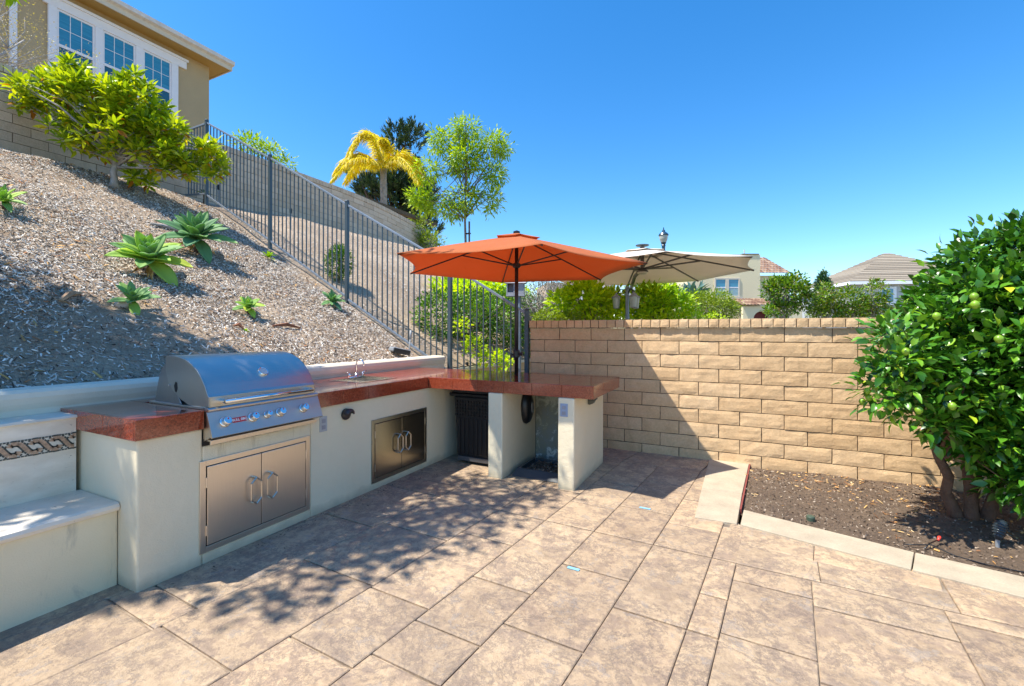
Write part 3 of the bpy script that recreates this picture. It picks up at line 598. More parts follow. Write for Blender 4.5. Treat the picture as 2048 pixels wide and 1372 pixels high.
# ------------------------------------------------------------------ grill
root = thing('barbecue_grill', 'stainless steel built in gas grill with curved hood, set into the granite counter', 'grill', (-3.1, 1.96, .91))
y0, y1 = 1.595, 2.335
prof = [(-2.757, .925), (-2.757, .985), (-2.772, 1.0), (-2.80, 1.052), (-2.835, 1.098), (-2.88, 1.14), (-2.935, 1.175), (-3.0, 1.202), (-3.07, 1.216), (-3.15, 1.221), (-3.20, 1.218), (-3.217, 1.205)]
mb = MB(); V = [(a, y, b) for y in (y0, y1) for a, b in prof]; n = len(prof); mb.add(V, [(i, i + 1, n + i + 1, n + i) for i in range(n - 1)])
hood = mb.build('hood', steel('hood_steel', (.64, .61, .55), .36, (200, 1, 200)), root, smooth=False)
hood.data.polygons.foreach_set('use_smooth', [i > 2 for i in range(len(hood.data.polygons))])
side = prof + [(-3.21, 1.12), (-3.185, 1.055), (-3.13, 1.0), (-3.05, .955), (-2.97, .928), (-2.90, .920)]
for a, b in ((y0 - .002, y0 + .006), (y1 - .006, y1 + .002)):
    mb = MB(); mb.prism(side, a, b, 1); sp = mb.build('hood_side', steel('side_steel', (.50, .49, .46), .38, (200, 1, 1)), hood, bevel=.003)
mb = MB(); mb.prism([(-3.115, 1.035), (-3.10, 1.06), (-3.085, 1.055), (-3.08, 1.02), (-3.09, .995), (-3.105, 1.0)], y0 - .004, y0 - .0021, 1); mb.build('vent_slot', SLOT, hood)
mb = MB(); mb.tube([(-3.165, y0 - .008, 1.035), (-3.165, y0, 1.035)], .007, 10); mb.build('hood_bolt', CHROME, hood)
# rear body and fire box
mb = MB(); mb.prism([(-3.05, .925), (-3.345, .925), (-3.325, 1.0), (-3.30, 1.08), (-3.275, 1.13), (-3.22, 1.17), (-3.18, 1.12), (-3.1, .99)], y0 + .004, y1 - .004, 1); mb.build('rear_housing', steel('housing_steel', (.40, .39, .38), .4, (200, 1, 1)), root, bevel=.003)
mb = MB(); mb.box(-3.38, -2.785, y0 - .012, y1 + .012, .9105, .9245); mb.build('mounting_flange', STEEL, root, bevel=.002)
mb = MB(); mb.box(-3.02, -2.80, y0 + .01, y1 - .01, .925, .985); mb.build('grate_box', SLOT, root); mb = MB(); mb.box(-3.34, -2.815, 1.592, 2.343, .70, .91); mb.build('fire_box', SLOT, root)
# control panel
mb = MB(); A = [(-2.80, .9246), (-2.752, .923), (-2.742, .915), (-2.744, .906), (-2.75, .899)]; mb.prism(A + [(-2.80, .899)], 1.583, 2.352, 1); mb.build('panel_ledge', steel('ledge_steel', (.6, .6, .6), .28, (200, 1, 200)), root, bevel=.001)
mb = MB(); mb.prism([(-2.762, .898), (-2.752, .898), (-2.697, .757), (-2.703, .750), (-2.715, .752)], 1.578, 2.357, 1); pan = mb.build('control_panel', steel('panel_steel', (.62, .56, .50), .42, (1, 1, 220)), root, bevel=.001)
mb = MB(); mb.prism([(-2.81, .898), (-2.766, .896), (-2.722, .76), (-2.81, .72)], 1.590, 2.345, 1); mb.build('panel_box', STEELW, root)
mb = MB(); mb.box(-2.812, -2.745, 1.60, 2.335, .722, .735); mb.box(-2.745, -2.735, 1.59, 2.34, .708, .735); tr = mb.build('drip_tray', STEELW, root, bevel=.002)
mb = MB(); mb.box(-2.8125, -2.805, 1.585, 2.35, .695, .735); mb.build('tray_gap', SLOT, root)
pn = Vector((.141, 0, .055)).normalized(); up_ = Vector((-.055, 0, .141)).normalized()
def onpanel(y, t): return Vector((-2.752, y, .898)) + Vector((.055, 0, -.141)) * t + pn * .001
for y, r_ in ((1.665, .024), (1.84, .024), (1.936, .019), (2.03, .024), (2.21, .024)):
    c = onpanel(y, .47); Mt = Matrix.Translation(c) @ pn.to_track_quat('Z', 'Y').to_matrix().to_4x4()
    mb = MB(); mb.lathe([(r_ * 1.35, 0), (r_ * 1.3, .006), (r_ * 1.05, .009)], seg=28, mtx=Mt); bz = mb.build('knob_bezel', CHROME, pan, smooth=True)
    mb = MB(); mb.lathe([(r_ * 1.02, .009), (r_, .036), (r_ * .9, .041)], seg=28, mtx=Mt); kb = mb.build('knob', CHROME, pan); kb.modifiers.new('b', 'BEVEL').width = .002
    mb = MB(); mb.lathe([(r_ * .22, .0412), (r_ * .2, .042)], c, seg=12, mtx=Mt @ Matrix.Translation((0, r_ * .45, 0)))
    mb.v = mb.v; rd = mb.build('knob_mark', REDP, kb)
# badge
c = onpanel(1.755, .47); mb = MB(); hw, hh = .046, .015
P_ = []
for (sx, sy) in ((1, 1), (-1, 1), (-1, -1), (1, -1)):
    for t in range(5):
        a = {(1, 1): 0, (-1, 1): PI / 2, (-1, -1): PI, (1, -1): 1.5 * PI}[(sx, sy)] + t * PI / 8
        P_.append((sx * (hw - .007) + .007 * math.cos(a), sy * (hh - .007) + .007 * math.sin(a)))
fm = Matrix(((0, up_.x, pn.x, c.x), (1, up_.y, pn.y, c.y), (0, up_.z, pn.z, c.z), (0, 0, 0, 1)))
mb.add([fm @ Vector((a, b, z)) for z in (0, .002) for a, b in P_], [tuple(range(20)), tuple(range(20, 40))] + [(i, (i + 1) % 20, (i + 1) % 20 + 20, i + 20) for i in range(20)])
bd = mb.build('badge', REDP, pan)
me = text_mesh('BULL BBQ', .021); me.materials.append(WHITE); o = bpy.data.objects.new('badge_lettering', me); S.collection.objects.link(o); o.parent = bd; o.matrix_local = fm @ Matrix.Translation((0, 0, .0026))
# handle and thermometer
mb = MB(); mb.tube([(-2.705, 1.655, .957), (-2.705, 2.275, .957)], .012, 14)
hd = mb.build('handle', CHROME, hood, smooth=True)
for y in (1.66, 2.27): mb = MB(); mb.tube([(-2.757, y, .957), (-2.70, y, .957)], .014, 12); mb.build('handle_bracket', CHROME, hd)
gn = Vector((.046, 0, .032)).normalized(); gc = Vector((-2.838, 1.985, 1.100)); gn = Vector((.75, 0, .66)).normalized()
Mt = Matrix.Translation(gc) @ gn.to_track_quat('Z', 'Y').to_matrix().to_4x4()
mb = MB(); mb.lathe([(.034, -.01), (.034, .010), (.030, .014), (.026, .012)], seg=28, mtx=Mt); ga = mb.build('thermometer', CHROME, hood, smooth=False)
mb = MB(); mb.lathe([(.0255, .0121), (.025, .0135)], seg=28, mtx=Mt); mb.build('dial', plain('dial_face', (.5, .5, .52), .3), ga)

# ------------------------------------------------------------------ bench with mosaic band
root = thing('stone_bench', 'built in travertine bench with a stucco front and a guilloche mosaic along its backrest', 'bench', (-3.2, .3, 0))
mb = MB(); mb.box(-3.40, -3.0, -2.5, 1.258, -.01, .402); mb.build('bench_base', BENCHM, root, bevel=.004)
mb = MB(); mb.prism([(-3.419, .402), (-2.992, .402), (-2.978, .408), (-2.972, .425), (-2.978, .442), (-2.992, .449), (-3.419, .449)], -2.5, 1.257, 1); mb.build('seat_slab', TRAV, root)
mb = MB(); mb.box(-3.628, -3.42, -2.5, 1.238, 0, .868); mb.build('backrest', TRAV, root)
mb = MB(); mb.prism([(-3.629, .869), (-3.412, .869), (-3.406, .876), (-3.412, .888), (-3.629, .889)], -2.5, 1.239, 1); mb.build('ledge_slab', TRAV, root)
mb = MB(); mb.box(-3.4199, -3.4175, -2.5, 1.237, .695, .79); band_ = mb.build('mosaic_band', plain('mosaic_ground', (.62, .57, .46), .6, var=.15, sc=60), root)
mbk = MB(); mbt = MB(); xs = -3.4172
def ribbon(mb, pts, w, x):
    for p, q in zip(pts, pts[1:]):
        d_ = Vector((q[0] - p[0], q[1] - p[1])); d_.normalize(); nn = Vector((-d_.y, d_.x)) * w / 2
        mb.add([(x, p[0] + nn.x, p[1] + nn.y), (x, p[0] - nn.x, p[1] - nn.y), (x, q[0] - nn.x, q[1] - nn.y), (x, q[0] + nn.x, q[1] + nn.y)], [(0, 1, 2, 3)], random.random())
y = -2.5
while y < 1.23:
    for zc in (.700, .785): ribbon(mbk, [(y + .001, zc), (y + .0125, zc)], .008, xs)
    y += .0135
per = .082; y = -2.46
while y < 1.3:
    # one S scroll
    pts = [(y + .105 * t - .01, .7425 + .031 * math.cos(PI * min(1, max(0, (t - .22) / .56)))) for t in np.linspace(0, 1, 15)]
    pts = [(y - .018, .756), (y - .016, .766)] + [p for p in pts] + [(y + .101, .722), (y + .103, .731)]
    pts = [p for p in pts if p[0] < 1.235]
    if len(pts) > 2: ribbon(mbk, pts, .034, xs + .0004); ribbon(mbt, pts, .019, xs + .0008)
    y += per
mbk.build('mosaic_lines', plain('mosaic_dark', (.05, .06, .055), .5, var=.5, sc=90), band_); mbt.build('mosaic_scrolls', plain('mosaic_tan', (.42, .27, .17), .5, var=.35, sc=90), band_)

# ------------------------------------------------------------------ metal fence up the slope
CT, ST = math.cos(R(26.192)), math.sin(R(26.192))
def at(px, py, d):   # world point seen at a pixel of the 2048 px wide photograph, d metres ahead
    u = (px - 1024) / 905; v = (663 + .0022 * (px - 1024) - py) / 905
    return Vector(((CT * u - ST) * d, (ST * u + CT) * d, 1.375 + v * d))
root = thing('metal_fence', 'dark blue grey metal picket fence stepping up the slope beside the block wall', 'fence', (-2.4, 5.3, 0))
posts = [(-2.392, .0, 1.67), (-3.575, .70, 2.37), (-5.535, 1.80, 3.46), (-7.39, 2.88, 4.51), (-9.27, 3.9, 5.51)]
for x, zb, zt in posts:
    mb = MB(); mb.box(x - .026, x + .026, 5.274, 5.326, zb - .1, zt - .03); mb.lathe([(.033, zt - .03), (.034, zt - .018), (.028, zt - .004), (.012, zt + .002)], (x, 5.3, 0), 12)
    mb.build('fence_post', FENCE, root, bevel=.002)
def panel(xa, za0, za1, xb, zb0, zb1, n):
    """rails from (xa, bottom za0, top za1) to (xb, ...)"""
    mb = MB(); p = None
    for k in range(n):
        t = (k + 1) / (n + 1); x = xa + (xb - xa) * t; z0 = za0 + (zb0 - za0) * t; z1 = za1 + (zb1 - za1) * t
        mb.box(x - .0075, x + .0075, 5.2925, 5.3075, z0 + .005, z1 - .012)
    pn_ = mb.build('fence_pickets', FENCE, root)
    for za, zb in ((za0, zb0), (za1, zb1)):
        mb = MB(); V = [(x, y, z + dz) for x, z in ((xa, za), (xb, zb)) for y in (5.284, 5.316) for dz in (-.018, .018)]
        mb.add(V, [(0, 1, 3, 2), (4, 6, 7, 5), (0, 4, 5, 1), (2, 3, 7, 6), (0, 2, 6, 4), (1, 5, 7, 3)]); mb.build('fence_rail', FENCER, pn_, bevel=.004)
panel(-2.418, .145, 1.615, -3.549, .785, 2.29, 10); panel(-3.601, .815, 2.315, -5.509, 1.875, 3.37, 18); panel(-5.561, 1.93, 3.40, -7.364, 2.96, 4.425, 17)
panel(-7.416, 2.99, 4.45, -9.244, 4.02, 5.43, 17); panel(-9.296, 4.06, 5.43, -9.97, 4.12, 5.42, 6)

# ------------------------------------------------------------------ umbrellas
def umbrella(root, cx, cy, zr, zt, Rd, n, ph, mat, pole_mat, tilt=(0, 0), edge=.07, nu=8, nv=8, vent=.2, sag=.02, rib=.008, hubz=None, strutk=.48, ribmat=None):
    def prof(t): return t ** 1.06
    def P(r, a, z): dx, dy = r * math.cos(a), r * math.sin(a); return (cx + dx, cy + dy, z + tilt[0] * dx + tilt[1] * dy)
    def grid(r0, r1, off, ed):
        mb = MB()
        for k in range(n):
            a0 = ph + k * 2 * PI / n; w = PI / n; V = []
            for j in range(nv + 1):
                t = r0 + (r1 - r0) * j / nv
                for i in range(nu + 1):
                    s_ = i / nu; e = 4 * s_ * (1 - s_)
                    p0 = Vector((math.cos(a0), math.sin(a0))); p1 = Vector((math.cos(a0 + 2 * w), math.sin(a0 + 2 * w)))
                    q = (p0 * (1 - s_) + p1 * s_) * Rd * t * (1 - ed * e * (t / r1) ** 3)
                    z = zt + (zr - zt) * prof(t) - sag * e * t * (1 - .3 * t) + off
                    V.append((cx + q.x, cy + q.y, z + tilt[0] * q.x + tilt[1] * q.y))
            F = [(j * (nu + 1) + i, (j + 1) * (nu + 1) + i, (j + 1) * (nu + 1) + i + 1, j * (nu + 1) + i + 1) for j in range(nv) for i in range(nu)]
            mb.add(V, F)
        return mb
    cb = grid(vent * .8, 1.0, 0, edge).build('canopy', mat, root)
    cb.data.polygons.foreach_set('use_smooth', [True] * len(cb.data.polygons))
    bm = bmesh.new(); bm.from_mesh(cb.data); bmesh.ops.remove_doubles(bm, verts=bm.verts, dist=.0005)
    bm.to_mesh(cb.data); bm.free()
    md = cb.modifiers.new('cloth', 'SOLIDIFY'); md.thickness = .003
    vb = grid(.02, vent * 1.15, .028, .10).build('vent_flap', mat, cb); md = vb.modifiers.new('cloth', 'SOLIDIFY'); md.thickness = .003
    for k in range(n):
        a = ph + k * 2 * PI / n; pts = [P(Rd * t, a, zt + (zr - zt) * prof(t) - .012) for t in (.03, .25, .5, .75, .992)]
        mb = MB(); mb.tube(pts, rib, 6); rb = mb.build('rib', ribmat or BLACKM, root)
        if hubz:
            mb = MB(); mb.tube([P(.03, a, hubz), P(Rd * strutk, a, zt + (zr - zt) * prof(strutk) - .018)], rib * .95, 6); mb.build('strut', ribmat or BLACKM, rb)
    mb = MB(); mb.lathe([(.012, zt + .03), (.035, zt + .028), (.035, zt + .045), (.01, zt + .055)], (cx, cy, 0), 14); mb.build('finial', ribmat or BLACKM, root)
root = thing('orange_umbrella', 'orange hexagonal market umbrella on a black pole through the granite counter', 'umbrella', (-2.045, 4.262, .91))
umbrella(root, -2.045, 4.262, 2.033, 2.375, 1.325, 6, 5.3075, ORANGE, BLACKM, tilt=(-.0089, -.0109), hubz=2.065, edge=.09, vent=.17, rib=.0075, sag=.015)
mb = MB(); mb.tube([(-2.045, 4.262, .90), (-2.045, 4.262, 2.37)], .0195, 16); pl = mb.build('pole', BLACKM, root, smooth=True)
mb = MB(); mb.lathe([(.03, 2.04), (.042, 2.05), (.042, 2.08), (.03, 2.09)], (-2.045, 4.262, 0), 16); mb.build('runner_hub', BLACKM, pl)
mb = MB(); mb.lathe([(.024, 1.10), (.034, 1.11), (.034, 1.17), (.024, 1.19)], (-2.045, 4.262, 0), 16); mb.tube([(-2.02, 4.27, 1.14), (-1.985, 4.28, 1.14)], .018, 8); cr = mb.build('crank', BLACK, pl)
mb = MB(); mb.tube([(-2.05, 4.262, 1.14), (-2.095, 4.245, 1.13)], .009, 6); mb.tube([(-2.095, 4.245, 1.15), (-2.10, 4.243, 1.09)], .010, 6); mb.build('crank_handle', BLACK, cr)

UC = (-1.243, 6.948)
root = thing('white_umbrella', 'off white octagonal cantilever umbrella open behind the block wall', 'umbrella', (-1.75, 8.66, 0))
GRM = plain('umbrella_frame', (.11, .10, .10), .4)
umbrella(root, *UC, 2.266, 2.60, 1.6, 8, 5.0555, BEIGE, GRM, tilt=(.0177, -.0170), hubz=2.32, edge=.05, vent=.2, rib=.013, sag=.015, ribmat=GRM, strutk=.52)
mb = MB(); mb.tube([(*UC, 2.30), (*UC, 2.60)], .028, 12); hubo = mb.build('hub_tube', GRM, root)
mb = MB(); mb.lathe([(.07, 2.30), (.085, 2.285), (.09, 2.27)], (*UC, 0), 20); mb.build('hub_plate', GRM, hubo)
mb = MB(); mb.lathe([(.078, 2.269), (.07, 2.245), (.04, 2.235)], (*UC, 0), 20); mb.build('hub_lamp', plain('lamp_disc', (.6, .58, .5), .3), hubo)
mb = MB(); mb.lathe([(.09, 2.66), (.10, 2.675), (.06, 2.68)], (*UC, 0), 16); mb.build('top_cap', FENCE, hubo)
mb = MB(); mb.box(-1.84, -1.66, 8.60, 8.72, -.1, 2.20); mb.build('mast', plain('mast_paint', (.42, .46, .55), .5), root, bevel=.01)
mb = MB(); mb.tube([(-1.75, 8.60, 2.17), (-1.5, 7.7, 2.30), (*UC, 2.33)], .03, 8); mb.build('arm', GRM, root)

# ------------------------------------------------------------------ garden lamp post, street lamp, bird house
root = thing('garden_lamp_post', 'slim post with three hanging coach lanterns on scroll arms under the white umbrella', 'lamp post', (-1.49, 7.07, -.1))
mb = MB(); mb.tube([(-1.49, 7.07, -.1), (-1.49, 7.07, 2.03)], .030, 12); mb.lathe([(.03, 2.03), (.042, 2.04), (.02, 2.08)], (-1.49, 7.07, 0), 12); mb.build('pole', FENCER, root)
LG = plain('lantern_grey', (.30, .29, .31), .5)
for k in range(3):
    a = R(26.2 + (28, 158, 287)[k]); dx, dy = math.cos(a), math.sin(a); r_ = .17
    cx, cy = -1.49 + dx * r_, 7.07 + dy * r_
    mb = MB(); pts = []
    for t in np.linspace(0, 1, 12): pts.append((-1.49 + dx * r_ * t, 7.07 + dy * r_ * t, 1.88 + .13 * math.sin(PI * min(1, t * 1.05)) ** .7 + .05 * t))
    mb.tube(pts, .007, 6); mb.tube([(cx - dx * (.03 + .022 * math.cos(t)), cy - dy * (.03 + .022 * math.cos(t)), 1.965 + .022 * math.sin(t)) for t in np.linspace(0, 5.5, 10)], .005, 5); arm = mb.build('scroll_arm', BLACKM, root)
    mb = MB(); mb.lathe([(.078, 1.905), (.074, 1.915), (.03, 1.945), (.016, 1.965), (.008, 1.985)], (cx, cy, 0), 8); lr = mb.build('lantern_roof', LG, root)
    mb = MB(); mb.lathe([(.046, 1.75), (.062, 1.904)], (cx, cy, 0), 8); ln = mb.build('lantern_glass', FROST, root)
    mb = MB(); mb.lathe([(.03, 1.735), (.052, 1.745), (.050, 1.752)], (cx, cy, 0), 8); mb.build('lantern_base', LG, ln)
root = thing('street_lamp', 'dark acorn topped street lamp rising behind the white umbrella', 'street lamp', (-2.12, 15.68, -.1))
mb = MB(); mb.lathe([(.16, -.1), (.16, .5), (.09, .6), (.075, 4.0), (.085, 4.02), (.05, 4.1)], (-2.12, 15.68, 0), 16); mb.build('pole', BLACKM, root)
c_ = (-2.12, 15.68, 0); LBL = plain('lamp_blue', (.015, .05, .09), .3)
mb = MB(); mb.lathe([(.05, 4.1), (.06, 4.22), (.07, 4.24), (.055, 4.27), (.09, 4.33)], c_, 16); mb.build('lamp_neck', LBL, root)
mb = MB(); mb.lathe([(.085, 4.335), (.13, 4.45), (.145, 4.56)], c_, 16); mb.build('lamp_glass', FROST, root)
mb = MB(); mb.lathe([(.155, 4.56), (.165, 4.58), (.13, 4.64), (.06, 4.69), (.045, 4.74), (.02, 4.77), (.012, 4.84)], c_, 16); mb.build('lamp_cap', LBL, root)
p = at(1037, 576, 7.3)
root = thing('bird_house', 'grey bird house on a square grey post behind the fence end', 'bird house', (p.x, p.y, 0))
GB = plain('birdhouse_grey', (.33, .34, .38), .7)
mb = MB(); mb.box(p.x - .034, p.x + .034, p.y - .034, p.y + .034, -.1, 1.94); mb.build('post', plain('post_grey_blue', (.19, .24, .32), .6), root, bevel=.003)
Mt = Matrix.Translation((p.x - .05, p.y, 0)) @ Matrix.Rotation(R(20), 4, 'Z')
mb = MB()
mb.box(-.15, .15, -.08, .08, 1.94, 1.965, mtx=Mt); mb.box(-.03, .14, -.075, .075, 1.966, 2.15, mtx=Mt); mb.box(-.145, -.125, -.075, .075, 1.966, 2.15, mtx=Mt); mb.box(-.124, -.031, .055, .075, 1.966, 2.15, mtx=Mt); mb.box(-.124, -.031, -.075, -.055, 1.966, 2.0, mtx=Mt)
mb.build('nest_box', GB, root, bevel=.003)
mb = MB(); 
V = [Mt @ Vector(v) for v in ((-.17, -.10, 2.151), (.17, -.10, 2.151), (.17, .10, 2.151), (-.17, .10, 2.151), (-.17, 0, 2.24), (.17, 0, 2.24))]
mb.add(V, [(0, 1, 2, 3), (0, 1, 5, 4), (2, 3, 4, 5), (0, 3, 4), (1, 2, 5)]); mb.build('roof', GB, root)

# ------------------------------------------------------------------ houses
def hwall(mb, x0, x1, y0, y1, z0, z1): mb.box(x0, x1, y0, y1, z0, z1)
root = thing('upper_house', 'tan two storey house above the slope with three white framed windows under its eave', 'house', (-17, 5, 4.4))
mb = MB(); mb.box(-26, -17, -2.5, 9.8, 4.2, 10.86); mb.build('wall', TAN, root)
mb = MB(); mb.box(-26.5, -16.48, -3, 10.25, 10.86, 10.90); mb.build('soffit', SOFF, root)
mb = MB(); mb.box(-16.48, -16.44, -3, 10.29, 10.84, 11.10); mb.box(-26.5, -16.481, 10.25, 10.29, 10.84, 11.10); rf_ = mb.build('fascia', FASC, root)
mb = MB(); mb.prism([(-16.44, 10.98), (-16.33, 11.02), (-16.31, 11.14), (-16.44, 11.14)], -3, 10.31, 1); mb.build('gutter', GUTTER, rf_)
mb = MB(); mb.add([(-16.40, -3, 11.12), (-16.40, 10.34, 11.12), (-26.6, 10.34, 11.12), (-26.6, -3, 11.12), (-21.5, 6.5, 13.0), (-21.5, -3, 13.0)], [(0, 1, 4, 5), (1, 2, 4), (2, 3, 5, 4), (3, 0, 5), (0, 3, 2, 1)]); mb.build('roof', SHINGLE, root)
mb = MB(); mb.box(-16.995, -16.93, 4.78, 4.93, 4.3, 10.84); mb.build('downpipe', TRIM, root, bevel=.01)
mb = MB(); zb_ = 8.25
for a, b, c, d_ in ((5.42, 9.02, 10.36, 10.60), (5.52, 5.70, zb_, 10.36), (6.54, 6.72, zb_, 10.36), (7.55, 7.75, zb_, 10.36), (8.56, 8.76, zb_, 10.36), (5.46, 8.82, zb_ - .14, zb_)): mb.box(-16.999, -16.92, a, b, c, d_)
mb.box(-16.93, -16.88, 5.38, 9.06, 10.60, 10.68); mb.build('window_surround', TRIM, root, bevel=.008)
for a, b in ((5.70, 6.54), (6.72, 7.55), (7.75, 8.56)):
    mb = MB(); f = .05; zt_ = 10.355; zm = 9.36
    for q in ((a, a + f, zb_, zt_), (b - f, b, zb_, zt_), (a + f, b - f, zb_, zb_ + f), (a + f, b - f, zt_ - f, zt_), (a + f, b - f, zm - .04, zm + .04)): mb.box(-16.999, -16.955, *q)
    wf = mb.build('window_frame', TRIM, root)
    mb = MB(); mb.box(-16.998, -16.975, a + f, b - f, zm + .04, zt_ - f); mb.build('window_pane', BLIND, wf)
    mb = MB(); mb.box(-16.998, -16.975, a + f, b - f, zb_ + f, zm - .04); mb.build('window_pane', GLASS, wf)
    mb = MB(); w3 = (b - a - 2 * f) / 3
    for k in (1, 2): mb.box(-16.974, -16.968, a + f + w3 * k - .008, a + f + w3 * k + .008, zm + .04, zt_ - f)
    zc = (zm + .04 + zt_ - f) / 2
    for k in range(3): mb.box(-16.974, -16.968, a + f + w3 * k + .0085, a + f + w3 * (k + 1) - .0085, zc - .008, zc + .008)
    mb.build('glazing_bars', TRIM, wf)
# camera side houses: local frame X along the street front, Y away
def frame(p, ang): return Matrix.Translation((p[0], p[1], 0)) @ Matrix.Rotation(R(26.192 + ang), 4, 'Z')
def tiles(mb, Mt, a, b, c, d_, nr, nc, r=.09, lift=.05):
    """barrel tile roof quad: a,b eave left/right, c,d ridge right/left (local points)"""
    a, b, c, d_ = map(Vector, (a, b, c, d_))
    for i in range(nc):
        for j in range(nr):
            t0, t1 = j / nr, (j + 1) / nr; s0, s1 = i / nc, (i + 1) / nc
            def P(s, t): return (a.lerp(b, s)).lerp(d_.lerp(c, s), t)
            V = []; rr = random.random()
            for t, l in ((t0, lift), (t1, 0.0)):
                for k in range(5):
                    s = s0 + (s1 - s0) * k / 4; V.append(Mt @ (P(s, t) + Vector((0, 0, l * .6 + r * math.sin(PI * k / 4)))))
            mb.add(V, [(k, k + 1, 5 + k + 1, 5 + k) for k in range(4)] + [(0, 1, 2, 3, 4)], rr)
p = at(1378, 640, 30); Mt = frame(p, 0)
root = thing('cream_house', 'cream stucco house with barrel tile roofs and a two pane window beyond the wall', 'house', (p.x, p.y, -.1))
px = 30 / 905.
W_ = (1520 - 1378) * px; T_ = 1.375 + (664 - 509) * px
mb = MB(); mb.box(0, W_, 0, 4.5, -.1, T_, mtx=Mt); mb.build('tower_wall', CREAM, root)
mb = MB(); mb.box(W_ - 1.2, W_ - .1, -.05, .5, T_ + .001, T_ + .05, mtx=Mt); mb.build('chimney_cap', plain('cap_dark', (.12, .1, .09), .8), root)
mb = MB(); mb.tube([Mt @ Vector((W_ - .9, .3, T_ + .05)), Mt @ Vector((W_ - .9, .3, T_ + .38))], .03, 6); mb.build('vent_pipe', FASC, root)
mb = MB(); E_ = 1.375 + (664 - 545) * px; mb.box(W_ + .001, (1607 - 1378) * px, 1.6, 8, -.1, E_, mtx=Mt); mb.build('rear_wall', CREAM, root)
mb = MB(); mb.box(W_ + .002, (1622 - 1378) * px, .9, 1.599, -.1, 1.375 + (664 - 600) * px, mtx=Mt); mb.build('porch_wall', CREAM, root)
mb = MB(); tiles(mb, Mt, (W_ + .02, 1.1, E_ + .1), ((1604 - 1378) * px, 1.1, E_ + .1), ((1590 - 1378) * px, 3.6, 1.375 + (664 - 513) * px * 1.1), (W_ + .02, 3.6, 1.375 + (664 - 513) * px * 1.1), 8, 12, .06)
mb.build('tile_roof', TILE, root)
mb = MB(); x0, x1 = (1463 - 1378) * px, (1524 - 1378) * px; z_ = 1.375 + (664 - 613) * px
tiles(mb, Mt, (x0, -1.5, z_), (x1 + .1, -1.5, z_), (x1 + .1, -.02, z_ + .5), (x0, -.02, z_ + .5), 4, 10, .06); mb.build('porch_roof', TILE, root)
mb = MB(); xa, xb = (1486 - 1378) * px, (1517 - 1378) * px; cx_ = (xa + xb) / 2; ra = (xb - xa) / 2; zs = 1.375 + (664 - 639) * px
poly = [(x0 + .1, -.1), (xa, -.1)] + [(cx_ - ra * math.cos(t), zs + ra * .95 * math.sin(t)) for t in np.linspace(0, PI, 13)] + [(xb, -.1), (x1, -.1), (x1, z_ - .06), (x0 + .1, z_ - .06)]
mb.prism(poly, -1.3, -1.05, 1); mb.v = [tuple(Mt @ Vector(v)) for v in mb.v]; mb.build('arch_wall', CREAM, root)
mb = MB(); mb.box(xa - .2, xb + .2, -.9, -.85, -.1, z_ - .2, mtx=Mt); mb.build('porch_shutter', plain('porch_red', (.13, .02, .02), .7), root)
mb = MB(); a, b, c, d_ = (1428 - 1378) * px, (1479 - 1378) * px, 1.375 + (664 - 594) * px, 1.375 + (664 - 556) * px; f = .10; mm = (a + b) / 2
for q in ((a, a + f, c, d_), (b - f, b, c, d_), (a + f, b - f, c, c + f), (a + f, b - f, d_ - f, d_), (mm - .11, mm + .11, c + f, d_ - f)): mb.box(q[0], q[1], -.06, -.002, q[2], q[3], mtx=Mt)
mb.box(a - .15, b + .15, -.10, -.002, c - .12, c - .002, mtx=Mt); wf = mb.build('window_frame', FASC, root)
for q0, q1 in ((a + f, mm - .11), (mm + .11, b - f)):
    mb = MB(); zc = (c + d_) / 2
    mb.box(q0, q1, -.02, -.003, zc + .03, d_ - f, mtx=Mt); mb.build('window_pane', BLIND, wf)
    mb = MB(); mb.box(q0, q1, -.02, -.003, c + f, zc - .03, mtx=Mt); mb.build('window_pane', plain('pane_pale', (.25, .38, .42), .2), wf)
    mb = MB(); mb.box(q0, q1, -.03, -.003, zc - .03, zc + .03, mtx=Mt); mb.build('meeting_rail', TRIM, wf)
# second house: hip roof of flat brown tiles
px = 42 / 905.; p = at(1700, 640, 42); Mt = frame(p, -8)
root = thing('brown_roof_house', 'far house with a brown hip roof and white eaves behind the row of trees', 'house', (p.x, p.y, -.1))
Wd_ = 12.5; Dp = 11.; z0 = 1.375 + (664 - 562) * px; zp = z0 + 3.4
mb = MB(); mb.box(.5, Wd_ - .5, .5, Dp - .5, -.1, z0 - .12, mtx=Mt); mb.build('wall', plain('grey_stucco', (.46, .47, .47), .9), root)
def courses(mb, e0, e1, r0, r1, n):
    e0, e1, r0, r1 = map(Vector, (e0, e1, r0, r1))
    for j in range(n):
        t0, t1 = j / n, (j + 1) / n; o_ = Vector((0, 0, .07))
        V = [Mt @ (e0.lerp(r0, t0) + o_), Mt @ (e1.lerp(r1, t0) + o_), Mt @ e1.lerp(r1, t1), Mt @ e0.lerp(r0, t1), Mt @ e0.lerp(r0, t0), Mt @ e1.lerp(r1, t0)]
        mb.add(V, [(0, 1, 2, 3), (4, 5, 1, 0)], random.random())
mb = MB(); A_, B_, C_, D_ = (0, 0, z0), (Wd_, 0, z0), (Wd_, Dp, z0), (0, Dp, z0); r1_ = (6.2, Dp / 2, zp); r2_ = (6.7, Dp / 2, zp)
courses(mb, A_, B_, r1_, r2_, 16); courses(mb, D_, A_, r1_, r1_, 16); courses(mb, B_, C_, r2_, r2_, 16); courses(mb, C_, D_, r2_, r1_, 16); mb.build('roof', SHINGLE, root)
mb = MB(); mb.box(0, Wd_, 0, .08, z0 - .3, z0 - .01, mtx=Mt); mb.box(0, .08, .081, Dp, z0 - .3, z0 - .01, mtx=Mt); mb.build('fascia', WHITE, root)
